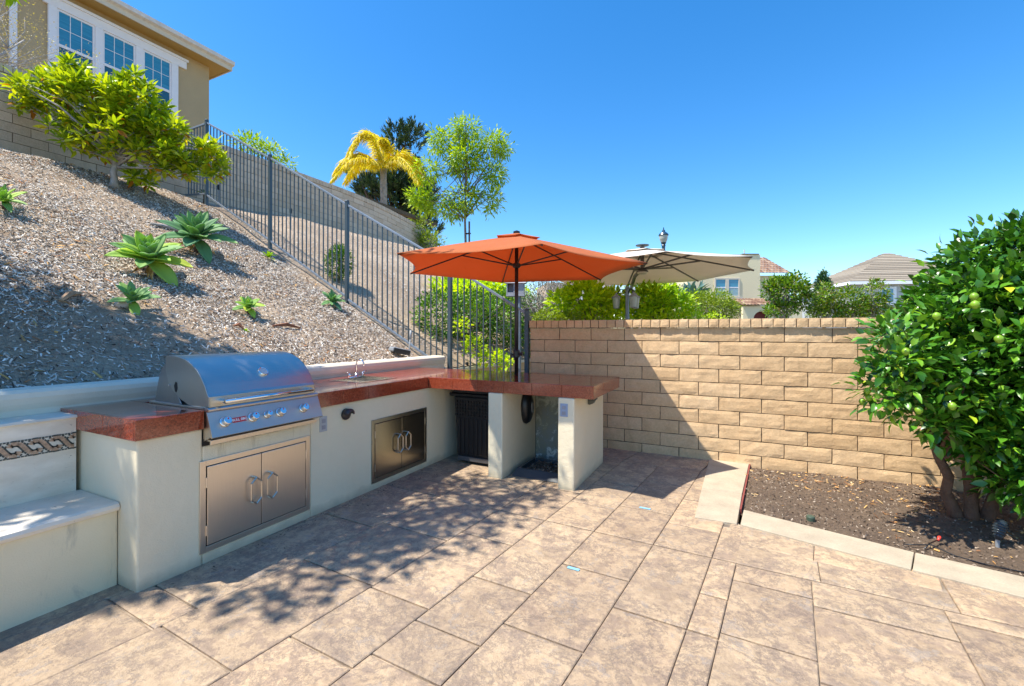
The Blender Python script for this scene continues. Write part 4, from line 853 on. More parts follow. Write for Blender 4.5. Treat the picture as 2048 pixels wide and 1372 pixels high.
for a in (3.4, 5.8, 8.2):
    mb = MB(); mb.box(a - .75, a + .75, .40, .499, z0 - 2.2, z0 - .5, mtx=Mt); wf = mb.build('window_frame', WHITE, root)
    mb = MB(); mb.box(a - .45, a + .45, .37, .399, z0 - 1.9, z0 - .7, mtx=Mt); mb.build('window_pane', BLIND, wf)
mb = MB(); mb.box(5.5, Wd_, -2.5, .3, -.1, z0 - 3.2, mtx=Mt); mb.build('garage_wall', plain('garage_grey', (.5, .48, .42), .9), root)
mb = MB(); tmp = Mt; courses(mb, (5.2, -2.9, z0 - 3.2), (Wd_, -2.9, z0 - 3.2), (5.2, .3, z0 - 1.9), (Wd_, .3, z0 - 1.9), 5); mb.build('garage_roof', SHINGLE, root)
# pale house glimpsed through the shrubs
p = at(1095, 640, 24); Mt = frame(p, 5); px = 24 / 905.
root = thing('beige_house', 'beige house wall with small white windows seen through the shrubs below the umbrellas', 'house', (p.x, p.y, -.1))
mb = MB(); mb.box(0, 130 * px, 0, 4, -.1, 1.375 + 98 * px, mtx=Mt); mb.build('wall', plain('beige_wall', (.50, .38, .27), .9), root)
for a in (45, 68, 95, 112):
    mb = MB(); mb.box((a - 4) * px, (a + 4) * px, -.05, -.002, 1.375 + 62 * px, 1.375 + 92 * px, mtx=Mt); mb.build('window_frame', WHITE, root)
p = at(1300, 640, 45); Mt = frame(p, 0); px = 45 / 905.
root = thing('grey_roof_building', 'low grey roof of a far building left of the cream house', 'building', (p.x, p.y, -.1))
mb = MB(); mb.box(0, 90 * px, 0, 5, -.1, 1.375 + 70 * px, mtx=Mt); mb.build('wall', plain('far_wall', (.35, .33, .3), .9), root)
mb = MB(); mb.add([Mt @ Vector(v) for v in ((-.3, -.3, 1.375 + 70 * px), (90 * px + .3, -.3, 1.375 + 70 * px), (90 * px + .3, 5.3, 1.375 + 70 * px), (-.3, 5.3, 1.375 + 70 * px), (-.3, 2.5, 1.375 + 86 * px), (90 * px + .3, 2.5, 1.375 + 86 * px))], [(0, 1, 5, 4), (2, 3, 4, 5), (0, 4, 3), (1, 2, 5), (0, 3, 2, 1)]); mb.build('roof', plain('far_roof', (.20, .22, .21), .9), root)

# ------------------------------------------------------------------ plants
def plant(name, label, cat, base, blobs, ncl, per, spread, L, Wd, mat, ntips=14, r0=.03, r1=.012, bark=None, top=None, group=None, crown_name='crown', **k):
    base = Vector(base); root = thing(name, label, cat, base, group)
    cr, C_ = crown(crown_name, [tuple(b) for b in blobs], ncl, per, spread, L, Wd, mat, root, **k)
    tp = top or Vector((np.mean([b[0] for b in blobs]), np.mean([b[1] for b in blobs]), np.mean([b[2] for b in blobs])))
    mb = MB(); idx = rng.choice(len(C_), min(ntips, len(C_)), replace=False)
    limbs(mb, base, tp, r0, r1, [tuple(C_[i]) for i in idx]); mb.build('trunk', bark or BARK, root, smooth=True)
    return root
def bl(px, py, d, rx, ry=None, rz=None):
    p = at(px, py, d); return (p.x, p.y, p.z, rx, ry or rx, rz or rx)
# lime tree
LT = (1.50, 4.27, 0)
lb = [(1.66, 4.36, 1.25, .70, .66, .60), (1.84, 4.4, 1.66, .58, .55, .48), (1.42, 4.22, .98, .42, .4, .34), (2.2, 4.3, 1.1, .8, .7, .7), (2.04, 4.45, 1.90, .40, .40, .26), (1.26, 4.12, 1.20, .28, .26, .30), (1.78, 4.12, .46, .30, .2, .24), (2.1, 4.1, .5, .4, .2, .34), (1.70, 4.42, .62, .34, .3, .22), (1.50, 4.12, .72, .28, .20, .20), (1.75, 4.02, .62, .34, .16, .28), (2.0, 3.95, .42, .3, .14, .24), bl(1775, 775, 3.02, .17, .17, .17), bl(1790, 700, 3.0, .17, .17, .18), bl(1845, 830, 2.95, .16, .16, .16)]
root = thing('lime_tree', 'bushy citrus tree with glossy dark leaves and green limes in the corner bed', 'tree', LT)
lb += [(1.70, 4.30, .80, .45, .48, .30), (2.1, 4.25, .70, .5, .4, .36), (1.95, 4.55, 1.6, .7, .5, .6)]
cr, C_ = crown('crown', lb, 2900, 9, .085, .084, .042, L_LIME, root, shell=.62, up=.12, out=.5, bend=.3, fold=.14)
mb = MB(); idx = rng.choice(len(C_), 60, replace=False)
for (dx, dy, tx_, ty_, tz) in ((0, 0, 1.45, 4.25, 1.2), (.06, .02, 1.85, 4.35, 1.3), (-.06, .03, 1.15, 4.1, 1.0), (.02, .06, 1.6, 4.55, 1.4)):
    tips = [tuple(C_[i]) for i in idx if (Vector(C_[i]) - Vector((tx_, ty_, tz))).length < .8][:16]
    limbs(mb, (1.50 + dx, 4.27 + dy, -.02), (tx_, ty_, tz), .042, .014, tips, wob=.025, start=.5)
mb.build('trunk', BARKD, root, smooth=True)
for (px_, py_, d_) in ((1812, 703, 2.72), (1735, 782, 2.95), (1782, 813, 2.78), (1790, 768, 2.85), (1838, 820, 2.7), (1998, 678, 2.42), (1948, 593, 2.55), (1738, 795, 2.95), (1873, 632, 2.65), (1905, 812, 2.6), (1725, 803, 3.0), (1950, 609, 2.5)):
    c = at(px_, py_, d_ + .12); mb = MB(); r_ = .030
    mb.lathe([(.002, -.026), (.009, -.023), (.018, -.012), (.0215, 0), (.0195, .010), (.012, .019), (.003, .024)], c, 16); mb.build('lime', FRUIT, root, smooth=True)
# bush on the slope
tb = (-8.62, 3.55, hill_h(-8.62, 3.55) - .03)
root = thing('hillside_bush', 'wide yellow green bush with drooping old leaves at the top of the mulched slope', 'bush', tb)
bb_ = [bl(140, 145, 6.9, .26, .25, .16), bl(270, 165, 7.1, .24, .25, .16), bl(345, 330, 7.1, .26, .25, .22), bl(95, 190, 6.9, .40, .4, .26), bl(180, 200, 7.0, .44, .5, .30), bl(265, 215, 7.1, .46, .5, .34), bl(330, 255, 7.2, .36, .36, .34), bl(230, 275, 7.0, .62, .5, .34), bl(145, 270, 6.9, .30, .3, .24), bl(320, 310, 7.1, .34, .34, .26), bl(415, 320, 7.4, .24, .24, .30), bl(280, 360, 7.1, .16, .16, .16), bl(60, 200, 6.9, .22, .22, .2)]
C_, d = blob_points(bb_, 400, .85); per = 15; n = len(C_) * per
ang = np.tile(np.arange(per) * 2.4, len(C_)) + rng.random(n); el = np.tile(np.linspace(-.75, 1.0, per), len(C_))
ax = unit(d * .5 + np.array([0, 0, .8])); Dl = np.stack([np.cos(ang) * np.cos(el), np.sin(ang) * np.cos(el), np.sin(el)], 1) + np.repeat(ax, per, 0) * .2
old = np.clip((-.1 - el) * 2.4, 0, 1) * rng.random(n)
leaves('crown', np.repeat(C_, per, 0) + Dl * .012 + np.array([0, 0, 1.]) * (el[:, None] * .05), Dl, (.16) * (.7 + rng.random(n) * .5), .050 * (.8 + rng.random(n) * .4), L_PITT, root, bend=.35, fold=.1, rnd=np.clip(rng.random(n) * .78 + old * .5, 0, 1))
mb = MB(); limbs(mb, tb, at(232, 290, 7.05), .055, .03, [tuple(C_[i]) for i in rng.choice(len(C_), 70, replace=False)], wob=.03, start=.6); mb.build('trunk', BARKG, root, smooth=True)
# thin shrub behind the hill wall, far left
plant('dry_shrub', 'sparse dry shrub with tiny yellow leaves above the hill wall at far left', 'shrub', (-11.2, 1.9, 4.2), [bl(55, 110, 8.3, .62, .6, .55), bl(-40, 60, 8.3, .8, .6, .8), bl(150, 130, 8.6, .5, .5, .3), bl(20, 20, 8.4, .4, .4, .4)], 300, 7, .16, .035, .016, L_DRY, ntips=70, r0=.03, bark=BARKG, up=.1)
# agaves
def agave(name, label, cat, loc, Rr, n, tilt=(0, 0), mat=L_AGAVE, wid=.30, seed=0, hue=(0, .8), stem=.0, group=None):
    rs = np.random.default_rng(seed); root = thing(name, label, cat, loc, group); mb = MB()
    Mt = Matrix.Translation(Vector(loc) + Vector((0, 0, stem))) @ Matrix.Rotation(tilt[0], 4, 'Y') @ Matrix.Rotation(tilt[1], 4, 'X')
    for i in range(n):
        t = i / (n - 1); az = i * 2.39996 + rs.normal(0, .12); e0 = R(-5) + t ** .9 * R(82) + rs.normal(0, .07); L = Rr * (1.0 - .38 * t) * (.9 + .2 * rs.random()); w = L * wid; V = []
        ns = 8; p = Vector((0, 0, .02 + .05 * t * Rr)); e = e0 + .25; hor = Vector((math.cos(az), math.sin(az), 0)); sd = Vector((-hor.y, hor.x, 0))
        for j in range(ns + 1):
            s_ = j / ns; ww = w * (.42 + .58 * math.sin(PI * min(1, (s_ * 1.02 + .05)) ** .9)) if s_ < .5 else w * max(0, math.cos((s_ - .45) / .55 * PI / 2)) ** .75
            if s_ < .5: ww = w * (.45 + .55 * math.sin(PI / 2 * s_ / .5))
            dirv = hor * math.cos(e) + Vector((0, 0, 1)) * math.sin(e); nv_ = -hor * math.sin(e) + Vector((0, 0, 1)) * math.cos(e); th = L * .018 * (1 - s_ * .8)
            for q, u in ((-.5, .16), (-.25, .03), (0, -.02), (.25, .03), (.5, .16)): V.append(Mt @ (p + sd * (ww * q) + nv_ * (ww * u)))
            p = p + dirv * (L / ns); e -= .62 / ns * (1 - t * .5) - (.25 / ns if s_ > .7 else 0)
        F = [(j * 5 + k, j * 5 + k + 1, (j + 1) * 5 + k + 1, (j + 1) * 5 + k) for j in range(ns) for k in range(4)]
        mb.add(V, F, hue[0] + (hue[1] - hue[0]) * rs.random())
    o = mb.build('leaf_rosette', mat, root, smooth=True)
    sm = o.modifiers.new('thick', 'SOLIDIFY'); sm.thickness = Rr * .02
    if n > 24:
        mb = MB()
        for k in range(9):
            a = rs.uniform(0, 2 * PI); L = Rr * rs.uniform(.35, .6); h = Vector((math.cos(a), math.sin(a), 0)); sd = Vector((-h.y, h.x, 0)) * L * .12; b0 = Vector(loc) + Vector((0, 0, stem * .7)); dn = Vector((.0, 0, -stem * .7 - .55 * h.x * L * .9 + .015))
            mb.add([b0 - sd * .5, b0 + sd * .5, b0 + h * L * .5 + sd + dn * .45 + Vector((0, 0, .03)), b0 + h * L + dn, b0 + h * L * .5 - sd + dn * .45 + Vector((0, 0, .03))], [(0, 1, 2), (0, 2, 3), (0, 3, 4)], rs.random() * .6 + .3)
        mb.build('dry_leaves', LITTER, root)
    if stem > .03:
        mb = MB(); mb.tube([loc, Vector(loc) + Vector((.01, 0, stem * .6)), Vector(loc) + Vector((0, 0, stem + .02))], [.03, .022, .02], 8); mb.build('stem', BARKD, root)
    return root
def onhill(px_, py_):
    o_ = Vector((0, 0, 1.375)); d_ = at(px_, py_, 1) - o_; t = 3.
    while t < 30:
        p = o_ + d_ * t
        if p.x < -3.85 and p.z <= hill_h(p.x, p.y): return Vector((p.x, p.y, hill_h(p.x, p.y)))
        t += .01
    return p
GA = 'fox tail agaves planted on the mulch slope'
agave('agave', 'large agave with broad apple green leaves, lower of the big pair on the slope', 'agave', tuple(onhill(298, 548)), .42, 28, (.62, .30), seed=3, wid=.40, hue=(.35, .98), stem=.12, group=GA)
agave('agave', 'large blue green agave with upright leaves, upper of the big pair on the slope', 'agave', tuple(onhill(392, 505)), .50, 30, (.6, .25), seed=5, wid=.33, hue=(0, .55), stem=.15, group=GA)
agave('agave', 'small pale agave beside a white stone, nearest the grill on the slope', 'agave', tuple(onhill(265, 615)), .24, 15, (.6, .25), seed=8, wid=.36, hue=(.1, .9), stem=.03, group=GA)
agave('agave', 'small bright green agave alone on bare mulch above the sink', 'agave', tuple(onhill(495, 628)), .19, 20, (.6, .25), seed=9, wid=.4, hue=(.5, .95), stem=.05, group=GA)
agave('agave', 'small grey green agave close to the second fence post from the wall', 'agave', tuple(onhill(663, 612)), .22, 18, (.6, .25), seed=11, wid=.36, hue=(.0, .6), stem=.04, group=GA)
agave('agave', 'small leafy agave cut by the left edge of the picture', 'agave', tuple(onhill(8, 418)), .25, 18, (.6, .25), seed=12, wid=.3, hue=(.4, .9), stem=.05, group=GA)
agave('succulent', 'low yellow green rosette near the middle fence post', 'succulent', tuple(onhill(536, 520)), .15, 16, (.2, 0), mat=L_YEL, seed=14, wid=.3, stem=.02)
agave('succulent', 'dark green rosette on a short brown stem at the foot of the tallest fence post', 'succulent', tuple(onhill(408, 408)), .16, 22, (0, 0), mat=L_HEDGE, seed=15, wid=.32, stem=.16)
agave('succulent', 'small green weed rosette by the bush trunk on the slope', 'succulent', tuple(onhill(262, 376)), .14, 14, (0, 0), mat=L_OLIVE, seed=16, wid=.3)
agave('succulent', 'tiny pale seedling rosette low on the slope near dry bark', 'succulent', tuple(onhill(492, 667)), .05, 10, (0, 0), mat=L_YEL, seed=17, wid=.35)

# shrubs behind the fence and the block wall
p = onhill(664, 583); p = Vector((-6.3, 5.85, hill_h(-6.3, 5.85) - .02))
plant('green_shrub', 'small dense round green shrub behind the fence on the neighbour slope', 'shrub', tuple(p), [(p.x, p.y, p.z + .36, .24, .24, .30), (p.x - .06, p.y + .05, p.z + .55, .15, .15, .14)], 420, 7, .045, .034, .020, L_HEDGE, ntips=14, shell=.85)
plant('hedge_shrub', 'large rounded hedge shrub behind the lowest fence panels', 'shrub', (-4.55, 7.0, hill_h(-4.55, 7.0)), [(-4.62, 6.55, 1.62, .48, .42, .50), (-4.35, 7.25, 1.62, .52, .5, .55), (-4.15, 8.2, 1.65, .55, .55, .60), (-3.95, 8.9, 1.35, .5, .6, .8)], 1500, 7, .075, .060, .034, L_HEDGE, ntips=30, shell=.85, r0=.05)
plant('flowering_vine', 'bright yellow green leafy bush rising behind the hedge under the orange umbrella', 'bush', (-6.1, 10.2, hill_h(-6.1, 10.2)), [bl(950, 585, 10.5, .75, .7, .35), bl(1010, 590, 10.6, .6, .6, .45), bl(905, 580, 10.6, .5, .5, .25)], 520, 7, .13, .11, .055, L_YEL, ntips=30, r0=.05)
plant('young_vine', 'low broad leaved creeper on the mulch behind the umbrella pole', 'vine', (-4.15, 6.25, hill_h(-4.15, 6.25)), [bl(945, 690, 7.1, .16, .2, .10), bl(975, 715, 7.3, .22, .2, .08), bl(925, 650, 7.0, .10, .1, .12), bl(1010, 725, 7.3, .14, .14, .06)], 75, 6, .06, .07, .05, L_YEL, ntips=20, r0=.012, r1=.006)
plant('loose_shrub', 'loose airy shrub at the low end of the hill wall', 'shrub', tuple(at(842, 505, 16.2)), [bl(845, 462, 16, .35, .35, .55), bl(860, 485, 16, .5, .5, .35), bl(822, 455, 16, .14, .14, .5)], 220, 7, .14, .10, .035, L_OLIVE, ntips=50, r0=.03, bark=BARKG)
plant('grey_shrub', 'grey twiggy half dead shrub behind the end of the block wall', 'shrub', (-2.9, 8.2, -.1), [bl(1085, 590, 8.2, .42, .4, .30), bl(1120, 580, 8.6, .35, .35, .32), bl(1060, 610, 7.9, .3, .3, .25)], 420, 6, .10, .045, .014, L_GREY, ntips=110, r0=.05, bark=BARKG)
plant('succulent_clump', 'pale green succulent clump peeping over the left end of the wall cap', 'succulent', (-2.5, 6.5, -.1), [bl(1095, 634, 6.9, .24, .2, .09), bl(1140, 636, 6.9, .2, .2, .07)], 130, 8, .03, .055, .02, L_OLIVE, ntips=14, r0=.03)
HB = 'leafy shrubs planted behind the block wall'
plant('fig_shrub', 'big leaved yellow green shrub left of the lantern post behind the wall', 'shrub', (-2.2, 7.5, -.1), [bl(1165, 600, 7.3, .40, .38, .26), bl(1215, 612, 7.5, .38, .36, .26), bl(1120, 605, 7.1, .14, .14, .16)], 420, 6, .09, .10, .055, L_YEL, ntips=30, r0=.04, group=HB)
plant('fig_shrub', 'dark hearted green shrub right of the lantern post behind the wall', 'shrub', (-1.4, 8.2, -.1), [bl(1300, 605, 8.0, .40, .4, .30), bl(1345, 612, 8.1, .36, .34, .28), bl(1320, 590, 8.4, .3, .3, .22), bl(1270, 625, 7.8, .3, .3, .2)], 560, 6, .09, .095, .050, L_YEL, ntips=30, r0=.04, group=HB, bias=-.12)
plant('hedge_strip', 'low trimmed strip of yellow green leaves just above the wall cap', 'hedge', (-.9, 7.5, -.1), [bl(1395, 636, 8.0, .5, .3, .07), bl(1300, 636, 7.6, .4, .3, .08), bl(1340, 634, 7.6, .4, .3, .1)], 160, 6, .06, .06, .03, L_YEL, ntips=12, r0=.03)
plant('olive_shrub', 'rounded olive green shrub in front of the cream house window', 'shrub', (-.6, 13, -.1), [bl(1425, 612, 12, .62, .6, .40), bl(1395, 610, 12, .42, .4, .36), bl(1450, 622, 12, .34, .34, .30)], 900, 7, .10, .065, .024, L_OLIVE, ntips=24, r0=.05, shell=.85)
plant('blue_agave', 'blue grey agave like plant left of the olive shrub', 'agave', (-1.0, 14.2, -.1), [bl(1383, 592, 13, .2, .2, .1)], 16, 3, .05, .42, .12, leafmat('blue_leaves', [(0, (.05, .13, .11)), (1, (.12, .24, .21))], .5, .1), ntips=6, r0=.06, up=1.2)
plant('magnolia_tree', 'round glossy magnolia tree with a pale trunk in front of the cream house', 'tree', tuple(at(1568, 690, 18)), [bl(1572, 585, 18, .85, .8, .62), bl(1600, 598, 18, .42, .5, .50), bl(1545, 572, 18, .32, .3, .25), bl(1560, 620, 18, .5, .5, .25), bl(1590, 560, 18, .35, .35, .28), bl(1540, 622, 17.6, .2, .2, .2)], 430, 8, .11, .14, .07, L_MAG, ntips=40, r0=.06, bark=BARKG)
for (a, b, w, h, lab) in ((1650, 596, .42, .60, 'leftmost of three young brown tipped trees right of the magnolia'), (1700, 602, .50, .55, 'middle one of three young brown tipped trees below the hip roof'), (1748, 592, .46, .68, 'rightmost of three young brown tipped trees, beside the lime tree')):
    plant('young_tree', lab, 'tree', tuple(at(a, 690, 18)), [bl(a, b, 18, w, w, h), bl(a + 12, b + 18, 18, w * .8, w * .8, h * .6), bl(a - 14, b + 22, 18, w * .8, w * .8, h * .5)], 230, 7, .12, .12, .06, L_MAG, ntips=30, r0=.045, bark=BARKG, group='young trees in a row before the far houses', bias=.12)
plant('low_hedge', 'low dark hedge along the foot of the young trees', 'hedge', tuple(at(1700, 690, 18.5)), [bl(1650, 630, 18.5, .7, .6, .35), bl(1705, 630, 18.5, .7, .6, .35), bl(1765, 632, 18.5, .8, .6, .33)], 500, 6, .12, .10, .05, L_OLIVE, ntips=16)
p = at(1646, 700, 40)
plant('cypress_tree', 'slender blue green cypress far behind the young trees', 'tree', tuple(p), [bl(1646, 590, 40, .75, .75, 1.6), bl(1646, 562, 40, .32, .32, .85)], 700, 7, .2, .22, .09, L_CYP, ntips=10, r0=.12)
plant('dark_tree', 'dark leafy tree showing under the rim of the white umbrella', 'tree', tuple(at(1300, 700, 20)), [bl(1300, 580, 20, .9, .8, .35), bl(1345, 590, 20, .6, .6, .3)], 260, 7, .2, .15, .08, L_MAG, ntips=12, r0=.08)
plant('grey_tree', 'greyish airy shrub beside the far grey roof', 'shrub', tuple(at(1360, 700, 16)), [bl(1350, 600, 16, .5, .5, .3), bl(1130, 570, 22, 1.6, 1.2, .5), bl(1200, 575, 22, 1.0, 1.0, .5)], 420, 6, .2, .07, .03, L_GREY, ntips=60, r0=.05, bark=BARKG)
# orange canopy far behind the shrubs
p = at(1292, 606, 9.3)
root = thing('far_orange_umbrella', 'low flat orange canopy glimpsed among the shrubs right of the lanterns', 'umbrella', (p.x, p.y, -.1))
umbrella(root, p.x, p.y, p.z - .03, p.z + .04, .17, 6, .3, plain('orange_cloth', (.75, .16, .03), .8), BLACKM, rib=.004)
mb = MB(); mb.tube([(p.x, p.y, -.1), (p.x, p.y, p.z + .04)], .012, 8); mb.build('pole', BLACKM, root)

# ash tree with its stake
p0 = at(932, 560, 20); p0.z = 2.0
ab = [bl(930, 262, 20, .62, .6, .50), bl(880, 285, 20, .55, .6, .45), bl(985, 290, 20, .62, .6, .45), bl(925, 320, 20, .95, .9, .6), bl(850, 345, 20, .62, .6, .45), bl(985, 350, 20, .55, .6, .55), bl(860, 405, 20, .75, .7, .42), bl(930, 395, 20, .8, .8, .5), bl(982, 400, 20, .4, .4, .5), bl(1010, 300, 20, .38, .4, .28), bl(835, 395, 20, .45, .5, .35), bl(905, 425, 20, .6, .6, .25)]
root = thing('ash_tree', 'tall airy light green tree with a slim straight trunk beyond the hill wall', 'tree', tuple(p0))
cr, C_ = crown('crown', ab, 420, 18, .21, .21, .06, L_ASH, root, shell=.55, up=-.25, out=.6, bend=.5)
mb = MB(); limbs(mb, p0, at(930, 240, 20), .075, .02, [tuple(C_[i]) for i in rng.choice(len(C_), 60, replace=False)], wob=.03, start=.55); mb.build('trunk', BARK, root, smooth=True)
q0 = at(939, 560, 19.9); q1 = at(938, 443, 19.9)
root = thing('tree_stake', 'short dark stake standing close beside the slim ash trunk', 'stake', (q0.x, q0.y, 2.0)); mb = MB(); mb.tube([(q0.x, q0.y, 2.0), tuple(q1)], .04, 8); mb.build('stake_pole', BARKD, root); mb = MB(); mb.box(q1.x - .16, q1.x + .06, q1.y - .05, q1.y + .05, q1.z - .55, q1.z - .50); mb.build('tie', BLACK, root)
# pine
p0 = at(805, 480, 30); p0.z = 2
root = thing('pine_tree', 'dark dense pine with two leaders standing behind the yellow palm', 'tree', tuple(p0)); mb = MB(); tips = []; 
PB = [bl(792, 285, 30, .75, .7, 1.1), bl(826, 280, 30, .62, .7, 1.0), bl(800, 345, 30, 1.3, 1.2, 1.0), bl(770, 385, 30, 1.9, 1.5, .9), bl(835, 395, 30, 1.2, 1.2, 1.2), bl(720, 350, 30, .8, .8, .45), bl(840, 440, 30, .9, .9, .8), bl(735, 385, 30, .9, .8, .45), bl(862, 462, 30, .5, .5, .45), bl(800, 430, 30, 1.3, 1.2, .8)]
C_, d = blob_points(PB, 1250, .6); per = 20; n = len(C_) * per
ax = unit(d * np.array([1, 1, .3]) + np.array([0, 0, .85])); Dn = np.repeat(ax, per, 0) + rng.normal(0, .42, (n, 3)); s_ = rng.random((n, 1))
leaves('crown', np.repeat(C_, per, 0) + np.repeat(ax, per, 0) * s_ * .55, Dn, .30, .055, L_PINE, root, bend=.1, fold=.05, rnd=np.clip(np.repeat(rng.random(len(C_)), per) * .6 + .4 * rng.random(n), 0, 1))
limbs(mb, p0, at(805, 290, 30), .28, .08, [tuple(C_[i]) for i in rng.choice(len(C_), 60, replace=False)], wob=.05, start=.3); mb.build('trunk', BARKD, root, smooth=True)
# yellow palm
pb = at(770, 450, 22); pb.z = 3; pc = at(766, 338, 22)
root = thing('yellow_palm', 'feather palm with arching bright yellow fronds and a grey trunk above the hill wall', 'palm tree', tuple(pb))
mb = MB(); n = 14; pts = [Vector(pb).lerp(pc, i / (n - 1)) for i in range(n)]; mb.tube(pts, [.19 - .05 * i / (n - 1) + (.02 if i % 2 else 0) for i in range(n)], 12); mb.build('trunk', plain('palm_trunk', (.30, .28, .27), .9, var=.3, sc=9, bump=.03, bsc=12), root, smooth=True)
def frond(path, w, name='frond'):
    path = [Vector(p) for p in path]; m_ = []
    for i in range(len(path) - 1):
        for t in np.linspace(0, 1, 5, endpoint=False):
            a = path[max(i - 1, 0)]; b = path[i]; c = path[i + 1]; e = path[min(i + 2, len(path) - 1)]
            m_.append(.5 * ((2 * b) + (-a + c) * t + (2 * a - 5 * b + 4 * c - e) * t * t + (-a + 3 * b - 3 * c + e) * t ** 3))
    m_.append(path[-1]); N_ = len(m_); P = []; D = []; L = []
    for i in range(2, N_):
        tg = (m_[i] - m_[i - 1]).normalized(); sd = tg.cross(Vector((0, 0, 1)));
        sd = sd.normalized() if sd.length > .01 else Vector((1, 0, 0)); u = i / N_
        for s_ in (-1, 1):
            for k in range(20):
                P.append(m_[i - 1].lerp(m_[i], k / 20)); dr = random.uniform(.15, 1.1)
                D.append(sd * s_ * random.uniform(.35, .9) + tg * (.55 + .5 * u) + Vector((0, 0, -dr * .8)) + Vector([random.gauss(0, .12) for _ in range(3)])); L.append(1.15 * w * (math.sin(PI * (.12 + .83 * u)) ** .6) * random.uniform(.8, 1.15))
    f = leaves(name, np.array(P), np.array(D), np.array(L), .032, L_PALM, root, bend=.7, fold=.05)
    mb = MB(); mb.tube(m_, [.05 * (1 - .85 * i / (N_ - 1)) for i in range(N_)], 6); mb.build('frond_stem', L_PALM, f)
def ap(x, y, d=22): return at(x, y, d)
frond([ap(767, 335), ap(752, 285), ap(727, 268, 21.6), ap(705, 290, 21.3), ap(692, 325, 21)], .62)
frond([ap(766, 335), ap(725, 308), ap(690, 318, 21.2), ap(668, 345, 21)], .62)
frond([ap(767, 335), ap(735, 318, 21), ap(700, 322, 20.4), ap(662, 362, 20)], .55)
frond([ap(768, 335), ap(800, 308), ap(830, 325, 22.5), ap(845, 362, 22.8)], .62)
frond([ap(768, 335), ap(795, 315, 21), ap(820, 335, 20.4), ap(838, 368, 20)], .50)
frond([ap(767, 335), ap(762, 300, 22.8), ap(755, 275, 23.6), ap(735, 262, 24.5)], .62)
frond([ap(767, 335), ap(745, 322, 23.5), ap(715, 330, 24.5), ap(690, 365, 25)], .6)
frond([ap(768, 335), ap(780, 305, 21.5), ap(772, 288, 21.2), ap(765, 280, 21)], .4)
plant('far_tree', 'yellow green treetop just showing over the hill wall behind the fence', 'tree', tuple(at(530, 420, 15)), [bl(535, 303, 15, .45, .5, .16), bl(568, 325, 15, .3, .3, .12), bl(495, 288, 15, .5, .5, .14)], 150, 6, .16, .13, .05, L_ASH, ntips=20)
# shade tree standing on the slope left of the camera, whose shadow dapples the counter
tb = (-6.9, -1.6, hill_h(-6.9, -1.6) - .05)
root = thing('shade_tree', 'leafy tree left of the view whose lowest twig hangs in the top left corner', 'tree', tb)
sb = [(-5.4, .1, 5.1, .9, .85, .42), (-5.1, 1.0, 5.15, .75, .6, .36), (-4.35, 1.05, 5.0, .75, .85, .34), (-3.85, 1.55, 5.0, .55, .55, .26), (-4.5, .35, 5.05, .6, .6, .35), (-3.72, .85, 4.95, .42, .5, .22), (-6.3, -1.6, 5.1, .8, .9, .6), (-3.45, 1.85, 5.05, .34, .34, .16), (-6.4, -.4, 5.2, 1.0, 1.0, .6)]
crown('dense_crown', [(-5.75, .35, 5.3, .75, .75, .35), (-5.45, -.25, 5.3, .8, .8, .4), (-5.25, .65, 5.2, .6, .55, .3)], 900, 8, .12, .11, .05, L_HEDGE, root, shell=.2, up=.1)
sb += [(-4.22, -.02, 5.05, .45, .42, .26), (-4.0, .45, 5.0, .4, .4, .22)]
cr, C_ = crown('crown', sb, 1150, 8, .13, .10, .045, L_HEDGE, root, shell=.35, up=.1)
p = at(14, 2, 3.6)
n = 7; leaves('hanging_leaves', np.array([list(at(22, -22, 3.6))] * n), np.array([[.1, .1, -1], [.35, .2, -.8], [-.3, -.1, -.8], [.5, .3, -.5], [-.4, 0, -.6], [.2, .1, -.9], [-.1, 0, -.7]]), .15, .035, L_YEL, root)
mb = MB(); limbs(mb, tb, (-4.9, .2, 4.9), .11, .05, [tuple(C_[i]) for i in rng.choice(len(C_), 60, replace=False)] + [tuple(at(22, -22, 3.6))], wob=.06, start=.5); mb.build('trunk', BARK, root, smooth=True)

# ------------------------------------------------------------------ small things
# black slatted bin in the left opening
root = thing('slatted_bin', 'black slatted plastic bin with a woven pattern band, tucked under the bar counter', 'bin', (-2.47, 4.22, 0))
mb = MB(); x0, x1, y0_, y1_ = -2.66, -2.14, 4.02, 4.44
mb.prism([(-2.62, .02), (-2.16, .02), (-2.12, .70), (-2.67, .70)], 4.03, 4.44, 1); mb.build('bin_body', BLACK, root, bevel=.02)
mb = MB(); mb.box(-2.70, -2.10, 3.99, 4.47, .70, .73); mb.prism([(-2.68, .731), (-2.12, .731), (-2.16, .775), (-2.64, .775)], 4.0, 4.45, 1); mb.build('bin_lid', BLACK, root, bevel=.008)
mb = MB()
for k in range(9): x = -2.60 + k * .052; mb.box(x - .017, x + .017, 4.018, 4.029, .10, .47)
mb.build('bin_slats', BLACK, root, bevel=.004)
mb = MB()
for k in range(15):
    for j in range(5): x = -2.63 + k * .034; z = .505 + j * .034; mb.box(x - .012, x + .012, 4.016 + .004 * ((k + j) % 2), 4.029, z - .012, z + .012)
mb.build('woven_band', BLACK, root)
mb = MB(); mb.box(-2.60, -2.18, 4.005, 4.028, .03, .075); mb.build('foot_rail', plain('foot_grey', (.07, .07, .075), .4), root, bevel=.004)
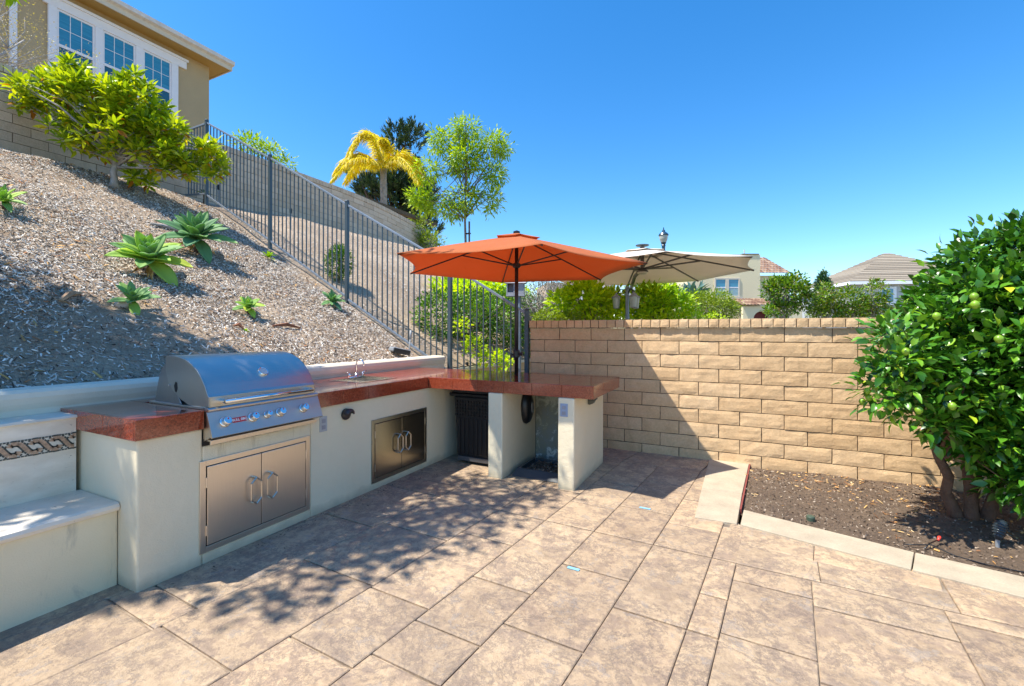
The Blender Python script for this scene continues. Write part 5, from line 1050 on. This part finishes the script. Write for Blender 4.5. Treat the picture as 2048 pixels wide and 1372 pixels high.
# tray with debris
root = thing('plastic_tray', 'shallow grey black plastic tray full of dry debris between the counter legs', 'tray', (-1.68, 4.1, 0))
mb = MB(); a0, a1, b0, b1 = -1.90, -1.42, 3.86, 4.40; i_ = .05; z1_ = .062
V = [(a0, b0, .004), (a1, b0, .004), (a1, b1, .004), (a0, b1, .004), (a0 + i_ * .4, b0 + i_ * 1.6, z1_), (a1 - i_ * .4, b0 + i_ * 1.6, z1_), (a1 - i_ * .4, b1 - i_, z1_), (a0 + i_ * .4, b1 - i_, z1_)]
g_ = .022; V += [(a0 + i_ * .4 + g_, b0 + i_ * 1.6 + g_, z1_), (a1 - i_ * .4 - g_, b0 + i_ * 1.6 + g_, z1_), (a1 - i_ * .4 - g_, b1 - i_ - g_, z1_), (a0 + i_ * .4 + g_, b1 - i_ - g_, z1_)]
V += [(x, y, .025) for x, y, z in V[8:12]]
F = [(0, 3, 2, 1)] + [(i, (i + 1) % 4, (i + 1) % 4 + 4, i + 4) for i in range(4)] + [(i + 4, (i + 1) % 4 + 4, (i + 1) % 4 + 8, i + 8) for i in range(4)] + [(i + 8, (i + 1) % 4 + 8, (i + 1) % 4 + 12, i + 12) for i in range(4)] + [(12, 13, 14, 15)]
mb.add(V, F); mb.build('tray_body', plain('tray_plastic', (.05, .06, .07), .35), root, bevel=.002)
x, y = scatter(380, a0 + .09, a1 - .08, b0 + .12, b1 - .09); n = len(x)
o = chips('debris', np.stack([x, y, .028 + rng.random(n) * .02], 1), rng.uniform(.015, .05, n), rng.uniform(.006, .02, n), rng.random(n) * .35, CHIP, .4); setpar(o, root)
# hooded black lamp hanging on the inner side of the left leg
root = thing('niche_lamp', 'black domed hooded lamp mounted on the inner side of the left counter leg', 'lamp', (-1.94, 4.25, .6))
Mt = Matrix.Translation((-1.94, 4.25, .60)) @ Matrix.Rotation(R(90), 4, 'Y') @ Matrix.Scale(1.75, 4, (1, 0, 0))
mb = MB(); mb.lathe([(.098, .0), (.10, .02), (.088, .055), (.06, .075), (.02, .085)], seg=28, mtx=Mt); mb.box(-1.94, -1.86, 4.17, 4.33, .742, .756); mb.build('lamp_body', BLACK, root, smooth=True)
mb = MB(); mb.lathe([(.035, .084), (.030, .090), (.012, .094)], seg=24, mtx=Mt); mb.build('lens', plain('lens_grey', (.16, .16, .15), .15), root, smooth=True)
# floodlight behind the retaining wall end
p = Vector((-3.98, 4.75, hill_h(-3.98, 4.75)))
root = thing('floodlight', 'grey landscape floodlight lying behind the end of the retaining wall', 'lamp', tuple(p))
Mt = Matrix.Translation(p + Vector((-.02, 0, .09))) @ Matrix.Rotation(R(62), 4, 'Z') @ Matrix.Rotation(R(12), 4, 'Y')
mb = MB(); mb.box(-.13, .13, -.08, .08, -.03, .03, mtx=Mt); fb = mb.build('lamp_housing', DRAB, root, bevel=.016)
mb = MB(); mb.box(-.115, .115, -.0815, -.078, -.045, .02, mtx=Mt); mb.build('lamp_lens', BLACK, fb)
mb = MB(); mb.tube([p + Vector((.02, .14, -.02)), p + Vector((.0, .17, .10)), p + Vector((-.02, .22, .30))], .008, 6); mb.tube([p + Vector((-.015, .21, .24)), p + Vector((-.022, .23, .36))], .016, 8); mb.build('mounting_arm', DRAB, root, smooth=True)
# sprinkler risers
for k, (px_, py_, d_, lab) in enumerate(((437, 390, 9.4, 'black sprinkler riser on the bank beside the tallest fence post'), (581, 425, 9.6, 'black sprinkler riser standing against the hill wall seen through the fence'), (1381 - 447, 738, 7.2, 'short black sprinkler stub by the foot of the fence behind the counter'))):
    p = at(px_, py_, d_); b = Vector((p.x, p.y, hill_h(p.x, p.y) if p.x < -3.85 else .3)); h = .34 if k < 2 else max(.2, p.z - b.z)
    root = thing('sprinkler', lab, 'sprinkler', tuple(b), 'sprinkler risers behind the fence'); mb = MB(); mb.tube([b, b + Vector((0, 0, h))], .012, 8); mb.build('riser_pipe', DRAB, root)
    mb = MB(); mb.lathe([(.012, h), (.026, h + .01), (.028, h + .09), (.02, h + .11)], b, 12); mb.build('sprinkler_head', BLACK, root)
# ribbed spot lamp in the bed
p = Vector((1.497, 3.93, soil_h(1.497, 3.93)))
root = thing('bed_spotlight', 'dark ribbed landscape spotlight on a spike at the edge of the soil bed', 'lamp', tuple(p))
ax_ = Vector((.10, .12, .3)).normalized(); q = p + Vector((0, 0, .055)); Mt = Matrix.Translation(q) @ ax_.to_track_quat('Z', 'Y').to_matrix().to_4x4()
prof = [(.012, -.01), (.02, .0)]
for k in range(6): z = .006 + k * .017; r_ = [.026, .031, .035, .037, .037, .033][k]; prof += [(r_ - .004, z), (r_, z + .004), (r_, z + .011), (r_ - .004, z + .014)]
prof += [(.026, .112), (.012, .12)]
mb = MB(); mb.lathe(prof, seg=24, mtx=Mt); mb.build('lamp_body', plain('lamp_black', (.02, .03, .038), .22), root, smooth=True)
mb = MB(); mb.tube([p + Vector((0, 0, -.03)), p + Vector((0, 0, .05))], .011, 8); mb.build('spike', DRAB, root)
# wire with a red connector, drip tube, irrigation cap, white stone, log
p = Vector((1.12, 3.78, 0))
root = thing('low_voltage_wire', 'thin black cable with a red wire nut lying on the soil by the kerb', 'cable', tuple(p)); mb = MB()
def gnd(x, y, h=.008): return (x, y, soil_h(x, y) + h)
mb.tube([gnd(.98, 3.74), gnd(1.05, 3.75, .02), gnd(1.13, 3.77, .03), gnd(1.22, 3.72), gnd(1.35, 3.68), gnd(1.5, 3.66), gnd(1.65, 3.62)], .004, 6); mb.tube([gnd(1.08, 3.72), gnd(1.12, 3.78, .03), gnd(1.19, 3.86, .035)], .004, 6); mb.build('cable', BLACK, root, smooth=True)
mb = MB(); mb.tube([gnd(1.185, 3.85, .035), gnd(1.20, 3.875, .045), gnd(1.206, 3.885, .047)], [.006, .011, .006], 8); mb.build('wire_nut', plain('wire_nut_red', (.75, .06, .04), .4), root, smooth=True)
root = thing('drip_tube', 'black drip irrigation tube along the kerb at the right edge', 'hose', gnd(1.6, 3.55)); mb = MB(); mb.tube([gnd(1.30, 3.60, .0), gnd(1.42, 3.575, .012), gnd(1.6, 3.535, .015), gnd(2.0, 3.45, .014), gnd(2.6, 3.36, .012)], .010, 8); mb.build('tube', plain('tube_grey', (.05, .05, .055), .5), root, smooth=True)
p = Vector(gnd(.50, 3.92, 0)); root = thing('irrigation_cap', 'small green round irrigation cap poking out of the soil', 'irrigation cap', tuple(p)); mb = MB(); mb.lathe([(.026, -.02), (.028, .022), (.024, .03), (.01, .031)], p, 18); mb.build('cap', plain('cap_green', (.06, .09, .06), .5), root, smooth=False)
p = onhill(247, 614); root = thing('white_stone', 'smooth whitish stone beside the small pale agave', 'stone', tuple(p)); mb = MB()
V = []; bmt = bmesh.new(); bmesh.ops.create_icosphere(bmt, subdivisions=3, radius=1)
for v in bmt.verts: n_ = 1 + .25 * noise.noise(v.co * 1.4); v.co = Vector((v.co.x * .045, v.co.y * .065, v.co.z * .04)) * n_ + p + Vector((0, 0, .02))
mb.add([tuple(v.co) for v in bmt.verts], [tuple(v.index for v in f.verts) for f in bmt.faces]); bmt.free(); mb.build('stone_body', STONE, root, smooth=True)
p = onhill(345, 462); root = thing('fallen_branch', 'pale bare branch lying across the mulch between the two big agaves', 'branch', tuple(p)); mb = MB()
pts = [onhill(a, b) + Vector((0, 0, .03)) for a, b in ((300, 452), (325, 456), (350, 463), (378, 472))]; mb.tube(pts, [.018, .024, .026, .022], 8); mb.build('branch_wood', BARKG, root, smooth=True)
for (a, b, c, d_, w, lab) in ((120, 606, 162, 592, .03, 'curled pale bark slab lying left of the small pale agave'), (545, 655, 602, 660, .022, 'rust brown dry bark strip low on the bare patch of slope'), (468, 655, 488, 662, .02, 'crumpled brown leaf clump below the small bright agave')):
    p = onhill(a, b); q = onhill(c, d_); root = thing('bark_slab', lab, 'bark', tuple(p), 'pieces of bark on the slope'); mb = MB(); mid = (p + q) / 2 + Vector((0, 0, .05))
    mb.tube([p + Vector((0, 0, .015)), mid, q + Vector((0, 0, .02))], [w * .5, w, w * .4], 5); mb.build('bark_piece', plain('bark_tan' + str(a), (.42, .26, .15) if a == 120 else (.25, .10, .05), .9, var=.3, sc=15), root)
for (x, y, an, L_, lab) in ((-.623, 3.618, -3, .042, 'small blue tape mark on the patio nearer the block wall'), (-.835, 2.511, -3, .036, 'small blue tape mark in the middle of the patio')):
    root = None; Mt = Matrix.Translation((x, y, 0)) @ Matrix.Rotation(R(an), 4, 'Z'); mb = MB(); mb.box(-L_, L_, -.011, .011, .0015, .004, mtx=Mt); tag(mb.build('tape_mark', BLUEP), lab, 'tape')
